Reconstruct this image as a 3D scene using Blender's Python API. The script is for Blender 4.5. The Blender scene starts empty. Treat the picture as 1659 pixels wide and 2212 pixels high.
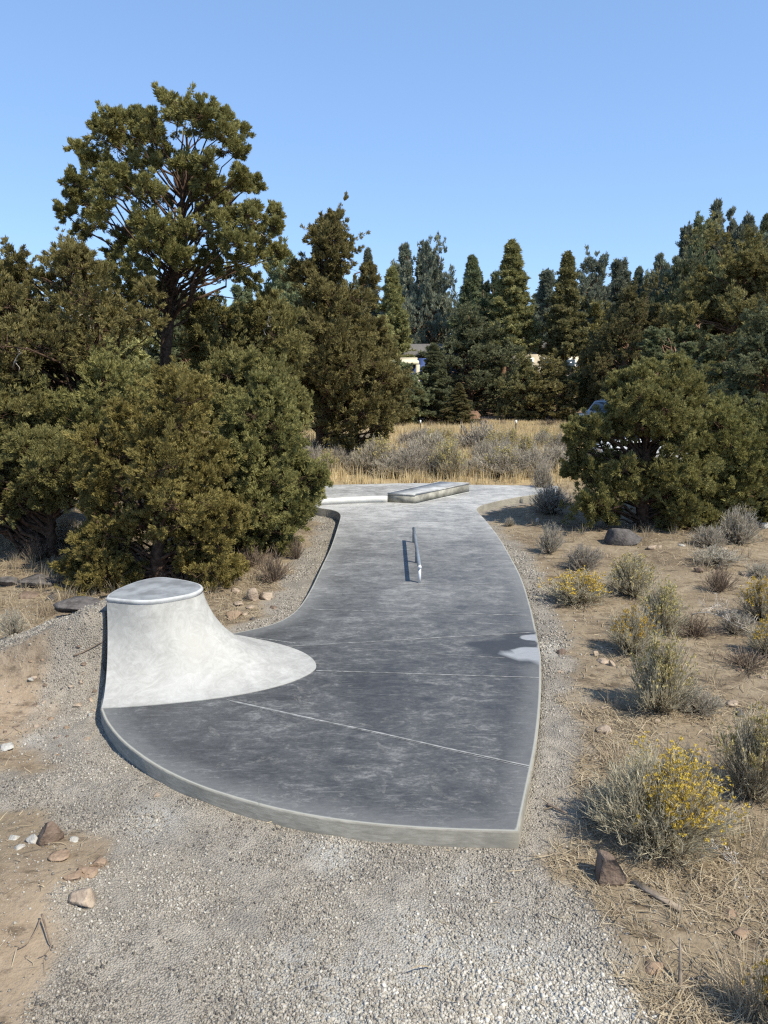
import bpy, math, random
import numpy as np
from mathutils import Vector, geometry

SC = bpy.context.scene
COL = SC.collection
R = math.radians

# ------------------------------------------------------------------ camera, world, sun, exposure
HC, PITCH, FPX, CX, CY = 3.75, R(11.9), 1597.0, 829.5, 1106.0     # eye height, tilt, focal length in photo pixels (1659 x 2212)
cam = bpy.data.cameras.new('camera')
cam.sensor_fit = 'VERTICAL'; cam.sensor_height = 36.0; cam.lens = FPX / 2212.0 * 36.0
cam.clip_start = 0.1; cam.clip_end = 3000
cam_o = bpy.data.objects.new('camera', cam); COL.objects.link(cam_o)
cam_o.location = (0, 0, HC); cam_o.rotation_euler = (math.pi / 2 - PITCH, 0, 0)
SC.camera = cam_o

SUN_EL, SUN_AZ = R(50.0), R(125.8)                                # azimuth clockwise from +Y
W = bpy.data.worlds.new('World'); SC.world = W; W.use_nodes = True
wt = W.node_tree; wt.nodes.clear()
sky = wt.nodes.new('ShaderNodeTexSky'); sky.sky_type = 'NISHITA'; sky.sun_disc = False
sky.sun_elevation = SUN_EL; sky.sun_rotation = SUN_AZ
sky.altitude = 900; sky.air_density = 1.0; sky.dust_density = 0.3; sky.ozone_density = 3.0
bg = wt.nodes.new('ShaderNodeBackground'); bg.inputs['Strength'].default_value = 0.099
wo = wt.nodes.new('ShaderNodeOutputWorld')
gm = wt.nodes.new('ShaderNodeGamma'); gm.inputs[1].default_value = 0.5          # softer sky gradient, as a phone camera records it
mu = wt.nodes.new('ShaderNodeVectorMath'); mu.operation = 'MULTIPLY'; mu.inputs[1].default_value = (1.87, 2.50, 3.39)
wt.links.new(sky.outputs[0], gm.inputs[0]); wt.links.new(gm.outputs[0], mu.inputs[0])
wt.links.new(mu.outputs[0], bg.inputs[0]); wt.links.new(bg.outputs[0], wo.inputs[0])
sun = bpy.data.lights.new('sun', 'SUN'); sun.energy = 4.7; sun.angle = R(0.53); sun.color = (1.0, 0.94, 0.80)
sun_o = bpy.data.objects.new('sun', sun); COL.objects.link(sun_o)
tosun = Vector((math.sin(SUN_AZ) * math.cos(SUN_EL), math.cos(SUN_AZ) * math.cos(SUN_EL), math.sin(SUN_EL)))
sun_o.rotation_euler = tosun.to_track_quat('Z', 'Y').to_euler()
SC.view_settings.view_transform = 'Standard'; SC.view_settings.look = 'None'
SC.cycles.use_denoising = False; SC.cycles.sample_clamp_indirect = 3.0; SC.cycles.filter_width = 1.3
SC.view_settings.exposure = 0.45; SC.view_settings.gamma = 1.0; SC.view_settings.use_curve_mapping = False

# ------------------------------------------------------------------ helpers
SP, CP = math.sin(PITCH), math.cos(PITCH)
def ray(x, y):
    xc, yc = (x - CX) / FPX, -(y - CY) / FPX
    return np.array([xc, CP + yc * SP, -SP + yc * CP])
def at(x, y, Y):                      # photo pixel -> point at the distance Y
    d = ray(x, y); return np.array([0, 0, HC]) + d * (Y / d[1])
def gp(x, y, z=0.0):                  # photo pixel -> point on the level z
    d = ray(x, y); return np.array([0, 0, HC]) + d * ((z - HC) / d[2])
def gps(pts, z): return np.array([gp(a, b, z) for a, b in pts])

def nrm(v): return v / np.maximum(np.linalg.norm(v, axis=-1, keepdims=True), 1e-9)
def sstep(a, b, x):
    t = np.clip((x - a) / (b - a), 0, 1); return t * t * (3 - 2 * t)
_lat = np.random.default_rng(7).random((256, 256))
def vnoise(x, y):
    xi, yi = np.floor(x).astype(int), np.floor(y).astype(int)
    fx, fy = x - xi, y - yi
    fx, fy = fx * fx * (3 - 2 * fx), fy * fy * (3 - 2 * fy)
    g = lambda i, j: _lat[i % 256, j % 256]
    return (g(xi, yi) * (1 - fx) + g(xi + 1, yi) * fx) * (1 - fy) + (g(xi, yi + 1) * (1 - fx) + g(xi + 1, yi + 1) * fx) * fy
def fbm(x, y, o=4):
    s, a, n = 0, .5, 0
    for k in range(o):
        s = s + a * vnoise(x * 2 ** k + 17.3 * k, y * 2 ** k + 9.1 * k); n += a; a *= .5
    return s / n
def inside(poly, X, Y):
    c = np.zeros(X.shape, bool); n = len(poly)
    for i in range(n):
        x1, y1 = poly[i][:2]; x2, y2 = poly[(i + 1) % n][:2]
        if y1 == y2: continue
        c ^= ((y1 > Y) != (y2 > Y)) & (X < (x2 - x1) * (Y - y1) / (y2 - y1) + x1)
    return c
def dist_poly(poly, X, Y, closed=True):
    d = np.full(X.shape, 1e9); n = len(poly)
    for i in range(n if closed else n - 1):
        a, b = np.array(poly[i][:2]), np.array(poly[(i + 1) % n][:2]); ab = b - a
        t = np.clip(((X - a[0]) * ab[0] + (Y - a[1]) * ab[1]) / max(ab @ ab, 1e-9), 0, 1)
        d = np.minimum(d, np.hypot(X - a[0] - t * ab[0], Y - a[1] - t * ab[1]))
    return d
def spline(P, n, closed=False):       # Catmull-Rom through P, resampled to n points by length
    P = np.asarray(P, float); m = len(P); out = []
    for i in range(m if closed else m - 1):
        g = (lambda k: P[k % m]) if closed else (lambda k: P[min(max(k, 0), m - 1)])
        p0, p1, p2, p3 = g(i - 1), g(i), g(i + 1), g(i + 2)
        for t in np.linspace(0, 1, 12, endpoint=False):
            out.append(.5 * (2 * p1 + (p2 - p0) * t + (2 * p0 - 5 * p1 + 4 * p2 - p3) * t * t + (3 * p1 - p0 - 3 * p2 + p3) * t ** 3))
    out.append(P[0] if closed else P[-1]); out = np.array(out)
    s = np.r_[0, np.cumsum(np.linalg.norm(np.diff(out, axis=0), axis=1))]
    q = np.linspace(0, s[-1], n + 1)[:-1] if closed else np.linspace(0, s[-1], n)
    return np.stack([np.interp(q, s, out[:, k]) for k in range(out.shape[1])], 1)

def mesh_np(name, V, F, mat=None, parent=None, attrs=None, smooth=False, loc=None):
    if not isinstance(F, list): F = [F]
    F = [np.asarray(f, np.int64) for f in F if len(f)]
    V = np.asarray(V, np.float32)
    me = bpy.data.meshes.new(name)
    me.vertices.add(len(V)); me.vertices.foreach_set('co', V.ravel())
    loops = np.concatenate([f.ravel() for f in F]) if F else np.zeros(0, int)
    sizes = np.concatenate([np.full(len(f), f.shape[1]) for f in F]) if F else np.zeros(0, int)
    me.loops.add(len(loops)); me.loops.foreach_set('vertex_index', loops.astype(np.int32))
    me.polygons.add(len(sizes))
    me.polygons.foreach_set('loop_start', np.r_[0, np.cumsum(sizes)[:-1]].astype(np.int32))
    if smooth: me.polygons.foreach_set('use_smooth', np.ones(len(sizes), bool))
    me.update(calc_edges=True); me.validate()
    for k, v in (attrs or {}).items():
        a = me.attributes.new(k, 'FLOAT', 'POINT'); a.data.foreach_set('value', np.asarray(v, np.float32))
    if mat: me.materials.append(mat)
    o = bpy.data.objects.new(name, me); COL.objects.link(o)
    if parent: o.parent = parent
    if loc is not None: o.location = loc
    return o
def empty(name, loc, rz=0.0):
    o = bpy.data.objects.new(name, None); COL.objects.link(o); o.empty_display_size = .2
    o.location = tuple(float(c) for c in loc); o.rotation_euler = (0, 0, rz); return o
def tag(o, label=None, cat=None, group=None, kind=None):
    if label: o['label'] = label
    if cat: o['category'] = cat
    if group: o['group'] = group
    if kind: o['kind'] = kind
    return o
def copy_tree(o, mat_map=None):
    c = o.copy(); COL.objects.link(c)
    for ch in o.children:
        d = ch.copy(); COL.objects.link(d); d.parent = c
        for g in ch.children:
            e = g.copy(); COL.objects.link(e); e.parent = d
    return c
class Geo:                            # collects vertices and faces of ONE mesh
    def __init__(s): s.V = []; s.F = {}; s.n = 0; s.A = []
    def add(s, V, F, a=None):
        V = np.asarray(V, float).reshape(-1, 3)
        for f in (F if isinstance(F, list) else [F]):
            f = np.atleast_2d(np.asarray(f, np.int64))
            if f.size: s.F.setdefault(f.shape[1], []).append(f + s.n)
        s.V.append(V); s.n += len(V); s.A.append(np.full(len(V), .5) if a is None else np.broadcast_to(a, len(V)))
    def box(s, c, d, rz=0.0):
        v = np.array([(x, y, z) for x in (-.5, .5) for y in (-.5, .5) for z in (-.5, .5)]) * d
        q = np.array([[math.cos(rz), -math.sin(rz)], [math.sin(rz), math.cos(rz)]]); v[:, :2] = v[:, :2] @ q.T
        s.add(v + np.array(c), [[0, 1, 3, 2], [4, 6, 7, 5], [0, 4, 5, 1], [2, 3, 7, 6], [0, 2, 6, 4], [1, 5, 7, 3]])
    def tube(s, P, rad, sides=6, caps=True):
        P = np.asarray(P, float); V, F = tubes(P[None], np.broadcast_to(np.asarray(rad, float), (1, len(P))), sides)
        s.add(V, F)
        if caps:
            n = len(P); s.F.setdefault(sides, []).append(np.array([list(range(sides))[::-1], list(range((n - 1) * sides, n * sides))]) + s.n - len(V))
    def prism(s, poly, z0, z1):
        p = np.asarray(poly, float)[:, :2]; n = len(p)
        V = np.r_[np.c_[p, np.full(n, z0)], np.c_[p, np.full(n, z1)]]
        i = np.arange(n); j = (i + 1) % n
        s.add(V, [np.c_[i, j, j + n, i + n], np.array([list(range(n, 2 * n))]), np.array([list(range(n))[::-1]])])
    def build(s, name, mat, parent=None, smooth=False, attr=None):
        return mesh_np(name, np.concatenate(s.V), [np.concatenate(v) for v in s.F.values()], mat, parent,
                       {attr: np.concatenate(s.A)} if attr else None, smooth)
def tubes(P, Rr, sides=5):            # P (N,n,3), Rr (N,n) -> verts, quads
    N, n = P.shape[:2]
    T = nrm(np.gradient(P, axis=1))
    ref = np.where(np.abs(T[..., 2:3]) > .9, np.array([1., 0, 0]), np.array([0, 0, 1.]))
    U = nrm(np.cross(T, ref)); Wv = np.cross(T, U)
    a = np.arange(sides) * 2 * math.pi / sides
    V = P[:, :, None] + Rr[:, :, None, None] * (np.cos(a)[None, None, :, None] * U[:, :, None] + np.sin(a)[None, None, :, None] * Wv[:, :, None])
    k = np.arange(N)[:, None, None] * n * sides; r = np.arange(n - 1)[None, :, None] * sides; c = np.arange(sides)[None, None]; c2 = (c + 1) % sides
    F = np.stack([k + r + c, k + r + c2, k + r + sides + c2, k + r + sides + c], -1).reshape(-1, 4)
    return V.reshape(-1, 3), F

# ------------------------------------------------------------------ material helpers
def newmat(name):
    m = bpy.data.materials.new(name); m.use_nodes = True; t = m.node_tree; t.nodes.clear()
    out = t.nodes.new('ShaderNodeOutputMaterial'); return m, t, out
def N(t, typ, ins=None, **props):
    n = t.nodes.new(typ)
    for k, v in props.items(): setattr(n, k, v)
    for k, v in (ins or {}).items():
        s = n.inputs[k]
        if isinstance(v, bpy.types.NodeSocket): t.links.new(v, s)
        else: s.default_value = v
    return n
def c4(c): return (c[0], c[1], c[2], 1.0)
def MIX(t, f, a, b, mode='MIX'):
    n = t.nodes.new('ShaderNodeMix'); n.data_type = 'RGBA'; n.blend_type = mode
    for i, v in ((0, f), (6, a), (7, b)):
        if isinstance(v, bpy.types.NodeSocket): t.links.new(v, n.inputs[i])
        else: n.inputs[i].default_value = v if i == 0 else c4(v)
    return n.outputs[2]
def M(t, op, a, b=0.0, c=None, clamp=False):
    n = t.nodes.new('ShaderNodeMath'); n.operation = op; n.use_clamp = clamp
    for i, v in enumerate((a, b, c)):
        if v is None: continue
        if isinstance(v, bpy.types.NodeSocket): t.links.new(v, n.inputs[i])
        else: n.inputs[i].default_value = v
    return n.outputs[0]
def MR(t, v, a, b, c=0.0, d=1.0):
    n = N(t, 'ShaderNodeMapRange', {0: v, 1: a, 2: b, 3: c, 4: d}); n.interpolation_type = 'SMOOTHSTEP'; return n.outputs[0]
def NOISE(t, vec, scale, detail=4.0, rough=.55, dist=0.0):
    return N(t, 'ShaderNodeTexNoise', {'Vector': vec, 'Scale': scale, 'Detail': detail, 'Roughness': rough, 'Distortion': dist})
def ATT(t, name): return N(t, 'ShaderNodeAttribute', attribute_name=name).outputs['Fac']
def MAP(t, vec, sc): return N(t, 'ShaderNodeMapping', {'Vector': vec, 'Scale': sc}).outputs[0]
def OBJ(t): return N(t, 'ShaderNodeTexCoord').outputs['Object']
def BUMP(t, h, strength=.5, dist=.02): return N(t, 'ShaderNodeBump', {'Height': h, 'Strength': strength, 'Distance': dist}).outputs[0]
def PRIN(t, out, col, rough=.8, spec=.3, normal=None, metal=0.0):
    p = N(t, 'ShaderNodeBsdfPrincipled', {'Base Color': col if isinstance(col, bpy.types.NodeSocket) else c4(col), 'Roughness': rough, 'Specular IOR Level': spec, 'Metallic': metal})
    if normal is not None: t.links.new(normal, p.inputs['Normal'])
    t.links.new(p.outputs[0], out.inputs[0]); return p

def simple(name, col, var=.25, scale=6.0, rough=.7, spec=.3, metal=0.0, bump=.0, bscale=40.0):
    m, t, out = newmat(name); o = OBJ(t)
    n = NOISE(t, o, scale, 5).outputs[0]
    c = MIX(t, MR(t, n, .3, .7), [x * (1 - var) for x in col], [min(1, x * (1 + var)) for x in col])
    PRIN(t, out, c, rough, spec, BUMP(t, NOISE(t, o, bscale, 4).outputs[0], bump, .02) if bump else None, metal); return m

def foliage(name, a, b, transl=.22, hue=.012, val=.25):
    m, t, out = newmat(name)
    tint = ATT(t, 'tint')
    c = MIX(t, tint, a, b)
    rnd = N(t, 'ShaderNodeObjectInfo').outputs['Random']
    hs = N(t, 'ShaderNodeHueSaturation', {'Color': c, 'Hue': M(t, 'MULTIPLY_ADD', rnd, 2 * hue, .5 - hue), 'Value': M(t, 'MULTIPLY_ADD', rnd, 2 * val, 1 - val)}).outputs[0]
    p = N(t, 'ShaderNodeBsdfPrincipled', {'Base Color': hs, 'Roughness': .75, 'Specular IOR Level': .12})
    tr = N(t, 'ShaderNodeBsdfTranslucent', {'Color': hs})
    mx = N(t, 'ShaderNodeMixShader', {0: transl, 1: p.outputs[0], 2: tr.outputs[0]})
    t.links.new(mx.outputs[0], out.inputs[0]); return m

MAT = {}
MAT['olive'] = foliage('juniper_green', (.150, .140, .050), (.325, .290, .112), .32, val=.08)
MAT['brown'] = foliage('juniper_brown', (.172, .148, .046), (.352, .300, .100), .32, val=.08)
MAT['green'] = foliage('juniper_fresh', (.160, .155, .054), (.335, .310, .118), .32, val=.08)
MAT['dark'] = foliage('juniper_dark', (.152, .138, .052), (.315, .280, .108), .32, val=.08)
MAT['far_olive'] = foliage('conifer_olive', (.165, .160, .070), (.350, .318, .140), .32)
MAT['far_blue'] = foliage('conifer_blue_haze', (.150, .165, .118), (.300, .318, .225), .32)  # bluish pine green, with the distance haze put into the colour
MAT['far_green'] = foliage('conifer_green', (.130, .148, .078), (.275, .288, .152), .32)
MAT['far_brown'] = foliage('conifer_brown', (.175, .156, .064), (.355, .312, .128), .32)
MAT['bark'] = simple('juniper_bark', (.085, .055, .038), .5, 14, .95, .1, bump=.6, bscale=30)
MAT['pinebark'] = simple('pine_bark', (.20, .125, .082), .45, 9, .95, .1, bump=.6, bscale=20)
MAT['deadwood'] = simple('dead_wood', (.46, .41, .35), .3, 9, .9, .1)
MAT['oldwood'] = simple('weathered_wood', (.24, .195, .15), .3, 14, .9, .1, bump=.3)
MAT['sage'] = foliage('sagebrush_grey', (.27, .235, .185), (.56, .50, .40), .35, .006, .12)
MAT['rabbit'] = foliage('rabbitbrush_stems', (.30, .255, .185), (.62, .55, .39), .35, .006, .10)
MAT['flower'] = foliage('rabbitbrush_flowers', (.40, .265, .035), (.62, .43, .085), .2, .008, .10)
MAT['palebloom'] = foliage('faded_flowers', (.40, .33, .12), (.58, .50, .24), .2, .006, .1)
MAT['straw'] = foliage('dry_straw', (.26, .205, .130), (.58, .485, .335), .25, .006, .10)
MAT['gold'] = foliage('golden_grass', (.54, .43, .23), (.84, .71, .43), .35, .006, .1)
MAT['twig'] = simple('dry_twig', (.20, .15, .11), .3, 20, .9, .1)

# ------------------------------------------------------------------ the concrete: outlines
ZS = 0.15                                                          # slab top
RIGHT = gps([(1118, 1795), (1140, 1690), (1157, 1600), (1166, 1510), (1167, 1430), (1160, 1380), (1145, 1310), (1126, 1250), (1105, 1208),
             (1080, 1165), (1052, 1128), (1033, 1107), (1030, 1098), (1042, 1091), (1075, 1082), (1110, 1075), (1150, 1069), (1205, 1062)], ZS)
LEFTFAR = gps([(640, 1066), (652, 1078), (668, 1091), (690, 1097), (712, 1100), (729, 1105), (736, 1114), (731, 1135), (716, 1180), (695, 1225), (672, 1273),
               (648, 1310), (620, 1334), (580, 1351), (520, 1365)], ZS)
QPWALL = np.array([(-2.40, 9.06), (-2.80, 8.83), (-3.08, 8.42), (-3.17, 8.0), (-3.12, 7.70)])
FRONT = gps([(219, 1531), (232, 1560), (260, 1595), (300, 1628), (350, 1660), (420, 1693), (500, 1720), (600, 1747), (700, 1766), (800, 1779),
             (900, 1787), (1000, 1792)], ZS)
s1 = spline(RIGHT[:, :2], 90); s2 = spline(LEFTFAR[:, :2], 80)
s3 = spline(np.r_[LEFTFAR[-1:, :2], QPWALL, FRONT[:1, :2]], 24)[1:-1]; s4 = spline(np.r_[FRONT[:, :2], RIGHT[:1, :2]], 60)[:-1]
back = np.array([gp(1205, 1049.5, ZS)[:2], gp(1010, 1047, ZS)[:2], gp(860, 1044, ZS)[:2], gp(690, 1048, ZS)[:2]])
OUT = np.concatenate([s1, back, s2, s3, s4])                      # counter-clockwise from the near right corner

# ------------------------------------------------------------------ ground
def ground_z(X, Y):
    z = .05 * (fbm(X * .9, Y * .9, 4) - .5) + .028 * (fbm(X * 4.3 + 5, Y * 4.3, 3) - .5)
    far = sstep(13.5, 17, Y)
    z = z + .10 * sstep(5.1, 6.8, Y) * sstep(-.6, .7, X) * (1 - far)
    # earth banked up against the side of the ramp
    hm = np.interp(-X, [2.0, 2.6, 3.15, 3.7, 4.3, 5.0, 5.8, 6.8], [0, .5, .93, .74, .47, .22, .07, 0])
    w_ = np.interp(-X, [3.1, 4.2, 5.5], [.62, .90, 1.3]); tf = np.clip((Y - 8.04 + w_) / w_, 0, 1)
    th_ = np.arcsin(tf * math.sin(R(76))); pf = (1 - np.cos(th_)) / (1 - math.cos(R(76)))
    z = z + hm * pf * (1 - sstep(8.75, 9.9, Y)) * (1 + .22 * (fbm(X * 3.1, Y * 3.1, 4) - .5)) + .05 * hm * (fbm(X * 9, Y * 9, 3) - .5)
    z = z + .10 * np.exp(-((X + 2.6) / .7) ** 2 - ((Y - 4.6) / .5) ** 2)
    z = z + .20 * sstep(1.5, 5, np.abs(X)) * (fbm(X * .35 + 3, Y * .35 + 8, 3) - .5)
    z = z - .07 * np.exp(-((X + 1.6) / 1.2) ** 2 - ((Y - 16.3) / 1.8) ** 2)
    z = z + .5 * sstep(50, 110, Y) * (fbm(X * .05, Y * .05, 3))
    return z
def axis(segs):
    out = [segs[0][0]]
    for a, b, st in segs: out += list(np.linspace(a, b, max(2, int(round((b - a) / st)) + 1))[1:])
    return np.array(out)
gx = axis([(-600, -120, 60), (-120, -40, 8), (-40, -14, 1.2), (-14, -6, .22), (-6, 6, .05), (6, 14, .22), (14, 40, 1.2), (40, 120, 8), (120, 600, 60)])
gy = axis([(-300, -30, 45), (-30, 1, 3), (1, 3, .2), (3, 12, .05), (12, 24, .12), (24, 60, .6), (60, 140, 6), (140, 1500, 80)])
GX, GY = np.meshgrid(gx, gy)
GZ = ground_z(GX, GY)
near = (np.abs(GX) < 8) & (GY < 24) & (GY > 2)
IN = np.zeros(GX.shape, bool); DS = np.full(GX.shape, 9.0)
IN[near] = inside(OUT, GX[near], GY[near]); DS[near] = dist_poly(OUT, GX[near], GY[near])
GZ = np.where(IN, np.minimum(GZ, .02), np.minimum(GZ, np.where((DS < .25) & ~((GX < -2.6) & (GY > 7.3) & (GY < 9.6)), .125, 9)))
FOREG = np.array([gp(a, b)[:2] for a, b in [(-400, 1640), (0, 1660), (200, 1640), (240, 1560), (620, 1680), (1120, 1815), (1215, 1880), (1290, 1980), (1330, 2090), (1420, 2230), (1560, 2600), (-60, 2600),
                                            (20, 2212), (130, 2040), (150, 1960), (240, 1890), (225, 1830), (150, 1790), (60, 1740), (-400, 1740)]])
def gravel_amount(X, Y, ds):
    jag = (fbm(X * 3.1, Y * 3.1, 4) - .5)
    sd = dist_poly(FOREG, X, Y) * np.where(inside(FOREG, X, Y), 1, -1)
    a = sstep(-.12, .14, sd + .45 * jag)
    wid = np.where(X > -.3, .34, .62) * np.where(Y > 14.5, .75, 1.0)
    b = sstep(.18, -.18, ds - wid - .55 * jag) * (Y > 5) * np.where((X < -2.6) & (Y < 9.6) & (Y > 7.2), .9, 1)
    crest = np.exp(-((Y - 8.62) / .42) ** 2) * sstep(-5.6, -4.6, X) * sstep(-2.2, -2.9, X)
    return np.clip(np.maximum(np.maximum(a, b), 1.3 * crest + .3 * jag * crest), 0, 1)
GR = np.zeros(GX.shape); GR[near] = gravel_amount(GX[near], GY[near], np.where(IN[near], 0, DS[near]))
FIELD = sstep(19.5, 23, GY + 3 * (fbm(GX * .5, GY * .5) - .5)) * (1 - sstep(42, 45.5, GY + 2 * (fbm(GX * .4, GY * .4) - .5)))
FOREST = sstep(42.5, 46, GY + 3 * (fbm(GX * .3, GY * .3) - .5))
def pale_amount(X, Y):                # freshly spilled pale gravel and cement dust
    p = np.zeros(X.shape)
    for (a, b, r, k) in [(1060, 2160, .62, .95), (820, 2200, .55, .75), (1240, 2160, .45, .8), (620, 2120, .30, .6), (900, 2010, .24, .55), (320, 1775, .22, .75), (725, 1838, .22, .7), (1000, 1900, .2, .4), (1190, 1420, .2, .5), (40, 1605, .25, .7)]:
        c = gp(a, b); p = np.maximum(p, k * np.exp(-((X - c[0]) ** 2 + (Y - c[1]) ** 2) / r ** 2))
    return np.clip(p + .45 * p * (fbm(X * 5, Y * 5, 4) - .5) * 2, 0, 1)
PALE = np.zeros(GX.shape); PALE[near] = pale_amount(GX[near], GY[near])
TAN = np.exp(-((GX + 4.3) / 1.3) ** 2 - ((GY - 7.3) / .9) ** 2) + .7 * np.exp(-((GX + 2.4) / .6) ** 2 - ((GY - 3.9) / 1.2) ** 2)

m, t, out = newmat('dirt_and_gravel'); o = OBJ(t)
n1 = NOISE(t, o, .9, 6, .6).outputs[0]; n2 = NOISE(t, o, 7, 6, .65).outputs[0]; n3 = NOISE(t, o, 42, 4, .6).outputs[0]
dirt = MIX(t, MR(t, n2, .32, .68), (.138, .103, .067), (.245, .190, .125))
dirt = MIX(t, MR(t, n1, .38, .62), dirt, MIX(t, MR(t, n2, .35, .65), (.315, .252, .172), (.220, .170, .112)))
dirt = MIX(t, M(t, 'MULTIPLY', ATT(t, 'tan'), .8, clamp=True), dirt, MIX(t, MR(t, n2, .3, .7), (.315, .228, .152), (.41, .315, .225)))
dirt = MIX(t, M(t, 'MULTIPLY', MR(t, NOISE(t, MAP(t, o, (1, 2.4, 1)), 2.6, 5, .7).outputs[0], .51, .65), .75), dirt, (.095, .069, .046))
vor = N(t, 'ShaderNodeTexVoronoi', {'Vector': o, 'Scale': 70.0})
sepc = N(t, 'ShaderNodeSeparateColor', {0: vor.outputs['Color']})
peb = MIX(t, sepc.outputs[0], (.225, .200, .165), (.41, .37, .31))
peb = MIX(t, MR(t, vor.outputs['Distance'], .35, .7), peb, (.17, .148, .12))
peb = MIX(t, MR(t, n2, .35, .7), peb, (.345, .305, .250))
peb = MIX(t, M(t, 'MULTIPLY', MR(t, NOISE(t, o, 1.3, 5, .65).outputs[0], .47, .64), .65), peb, (.19, .172, .148))
peb = MIX(t, ATT(t, 'pale'), peb, MIX(t, sepc.outputs[1], (.36, .35, .32), (.52, .51, .475)))
gcol = MIX(t, ATT(t, 'gravel'), dirt, peb)
fcol = MIX(t, MR(t, n2, .3, .7), (.30, .22, .12), (.44, .34, .19))
gcol = MIX(t, ATT(t, 'field'), gcol, fcol)
wcol = MIX(t, MR(t, n1, .3, .7), (.15, .105, .075), (.27, .20, .145))
gcol = MIX(t, ATT(t, 'forest'), gcol, wcol)
hgt = M(t, 'ADD', M(t, 'MULTIPLY', n3, .5), M(t, 'MULTIPLY', M(t, 'MULTIPLY', vor.outputs['Distance'], -1.2), ATT(t, 'gravel')))
hgt = M(t, 'ADD', hgt, M(t, 'MULTIPLY', n2, 1.6)); n4 = NOISE(t, o, 17, 6, .7).outputs[0]; hgt = M(t, 'ADD', hgt, M(t, 'MULTIPLY', n4, 1.5)); gcol = MIX(t, M(t, 'MULTIPLY', MR(t, n4, .58, .72), .40), gcol, (.12, .09, .062)); gcol = MIX(t, M(t, 'MULTIPLY', MR(t, n3, .60, .72), .35), gcol, (.42, .36, .27))
PRIN(t, out, gcol, .95, .1, BUMP(t, hgt, .6, .025))
ny, nx = GX.shape
q = (np.arange(ny - 1)[:, None] * nx + np.arange(nx - 1)[None]).ravel()
g = mesh_np('ground', np.stack([GX, GY, GZ], -1).reshape(-1, 3), np.c_[q, q + 1, q + nx + 1, q + nx], m,
            attrs={'gravel': GR.ravel(), 'field': FIELD.ravel(), 'forest': FOREST.ravel(), 'pale': PALE.ravel(), 'tan': TAN.ravel()}, smooth=True)
tag(g, kind='structure')

def gz(x, y):                         # final ground height at a point
    x, y = np.atleast_1d(np.asarray(x, float)), np.atleast_1d(np.asarray(y, float))
    i = np.clip(np.searchsorted(gx, x) - 1, 0, nx - 2); j = np.clip(np.searchsorted(gy, y) - 1, 0, ny - 2)
    fx = (x - gx[i]) / (gx[i + 1] - gx[i]); fy = (y - gy[j]) / (gy[j + 1] - gy[j])
    return (GZ[j, i] * (1 - fx) + GZ[j, i + 1] * fx) * (1 - fy) + (GZ[j + 1, i] * (1 - fx) + GZ[j + 1, i + 1] * fx) * fy
def gpt(x, y):                        # photo pixel -> first point of the real ground on that line of sight
    d = ray(x, y); k = np.linspace(2.5, 70, 6000) if d[2] > -.06 else np.linspace(2.5, 6.0 / -d[2], 6000)
    P = np.array([0, 0, HC]) + d * k[:, None]; z = gz(P[:, 0], P[:, 1]); i = int(np.argmax(P[:, 2] <= z))
    if P[i, 2] > z[i]: return gp(x, y, 0.0)
    p = P[i].copy(); p[2] = z[i]; return p

# ------------------------------------------------------------------ concrete materials
def concrete(name, dark, mid, pale, joints=True, stretch=(1, 3, 1)):
    m, t, out = newmat(name); o = OBJ(t)
    big = NOISE(t, o, .75, 6, .65, .8).outputs[0]
    str_ = NOISE(t, MAP(t, o, (1.0, 1.9, 1)), 3.4, 9, .72, .7).outputs[0]
    fine = NOISE(t, MAP(t, o, (1.6, 3.6, 1)), 11, 8, .75, .3).outputs[0]
    scr = NOISE(t, MAP(t, o, (.8, 6.0, 1)), 5.0, 6, .7, .4).outputs[0]
    gr_ = NOISE(t, MAP(t, o, (1, 2.2, 1)), 46, 4, .7).outputs[0]
    v = M(t, 'ADD', M(t, 'ADD', M(t, 'MULTIPLY', str_, .38), M(t, 'MULTIPLY', fine, .26)), M(t, 'ADD', M(t, 'MULTIPLY', big, .26), M(t, 'MULTIPLY', gr_, .10)))
    c = MIX(t, MR(t, v, .40, .56), dark, mid)
    c = MIX(t, M(t, 'MULTIPLY', MR(t, v, .51, .62), .8), c, pale)
    c = MIX(t, M(t, 'MULTIPLY', MR(t, scr, .56, .70), .45), c, pale)
    c = MIX(t, M(t, 'MULTIPLY', MR(t, fine, .60, .74), .35), c, [x * 1.25 for x in pale])
    e = M(t, 'ADD', ATT(t, 'edge'), M(t, 'MULTIPLY', M(t, 'SUBTRACT', str_, .5), .8))
    c = MIX(t, M(t, 'MULTIPLY', MR(t, e, .30, .0), .38), c, pale)
    c = MIX(t, MR(t, ATT(t, 'edge'), .022, .008), c, (.34, .33, .285))
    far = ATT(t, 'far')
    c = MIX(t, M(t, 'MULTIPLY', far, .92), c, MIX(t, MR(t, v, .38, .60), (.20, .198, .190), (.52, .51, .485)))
    c = MIX(t, ATT(t, 'wet'), c, (.042, .044, .048))
    c = MIX(t, ATT(t, 'pale'), c, MIX(t, fine, (.20, .205, .21), (.37, .375, .38)))
    rgh = MR(t, v, .35, .65, .38, .68)
    p = PRIN(t, out, c, .55, .28, BUMP(t, fine, .15, .01)); t.links.new(rgh, p.inputs['Roughness']); return m
MAT['slab'] = concrete('slab_concrete', (.046, .0465, .048), (.092, .0925, .0925), (.235, .232, .220))
m, t, out = newmat('edge_concrete'); o = OBJ(t)
n1 = NOISE(t, MAP(t, o, (3, 3, 14)), 3, 6, .65).outputs[0]; n2 = NOISE(t, o, 2.2, 5).outputs[0]
c = MIX(t, MR(t, n1, .3, .7), (.215, .20, .165), (.32, .30, .255)); c = MIX(t, MR(t, n2, .45, .7), c, (.18, .168, .142))
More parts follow.
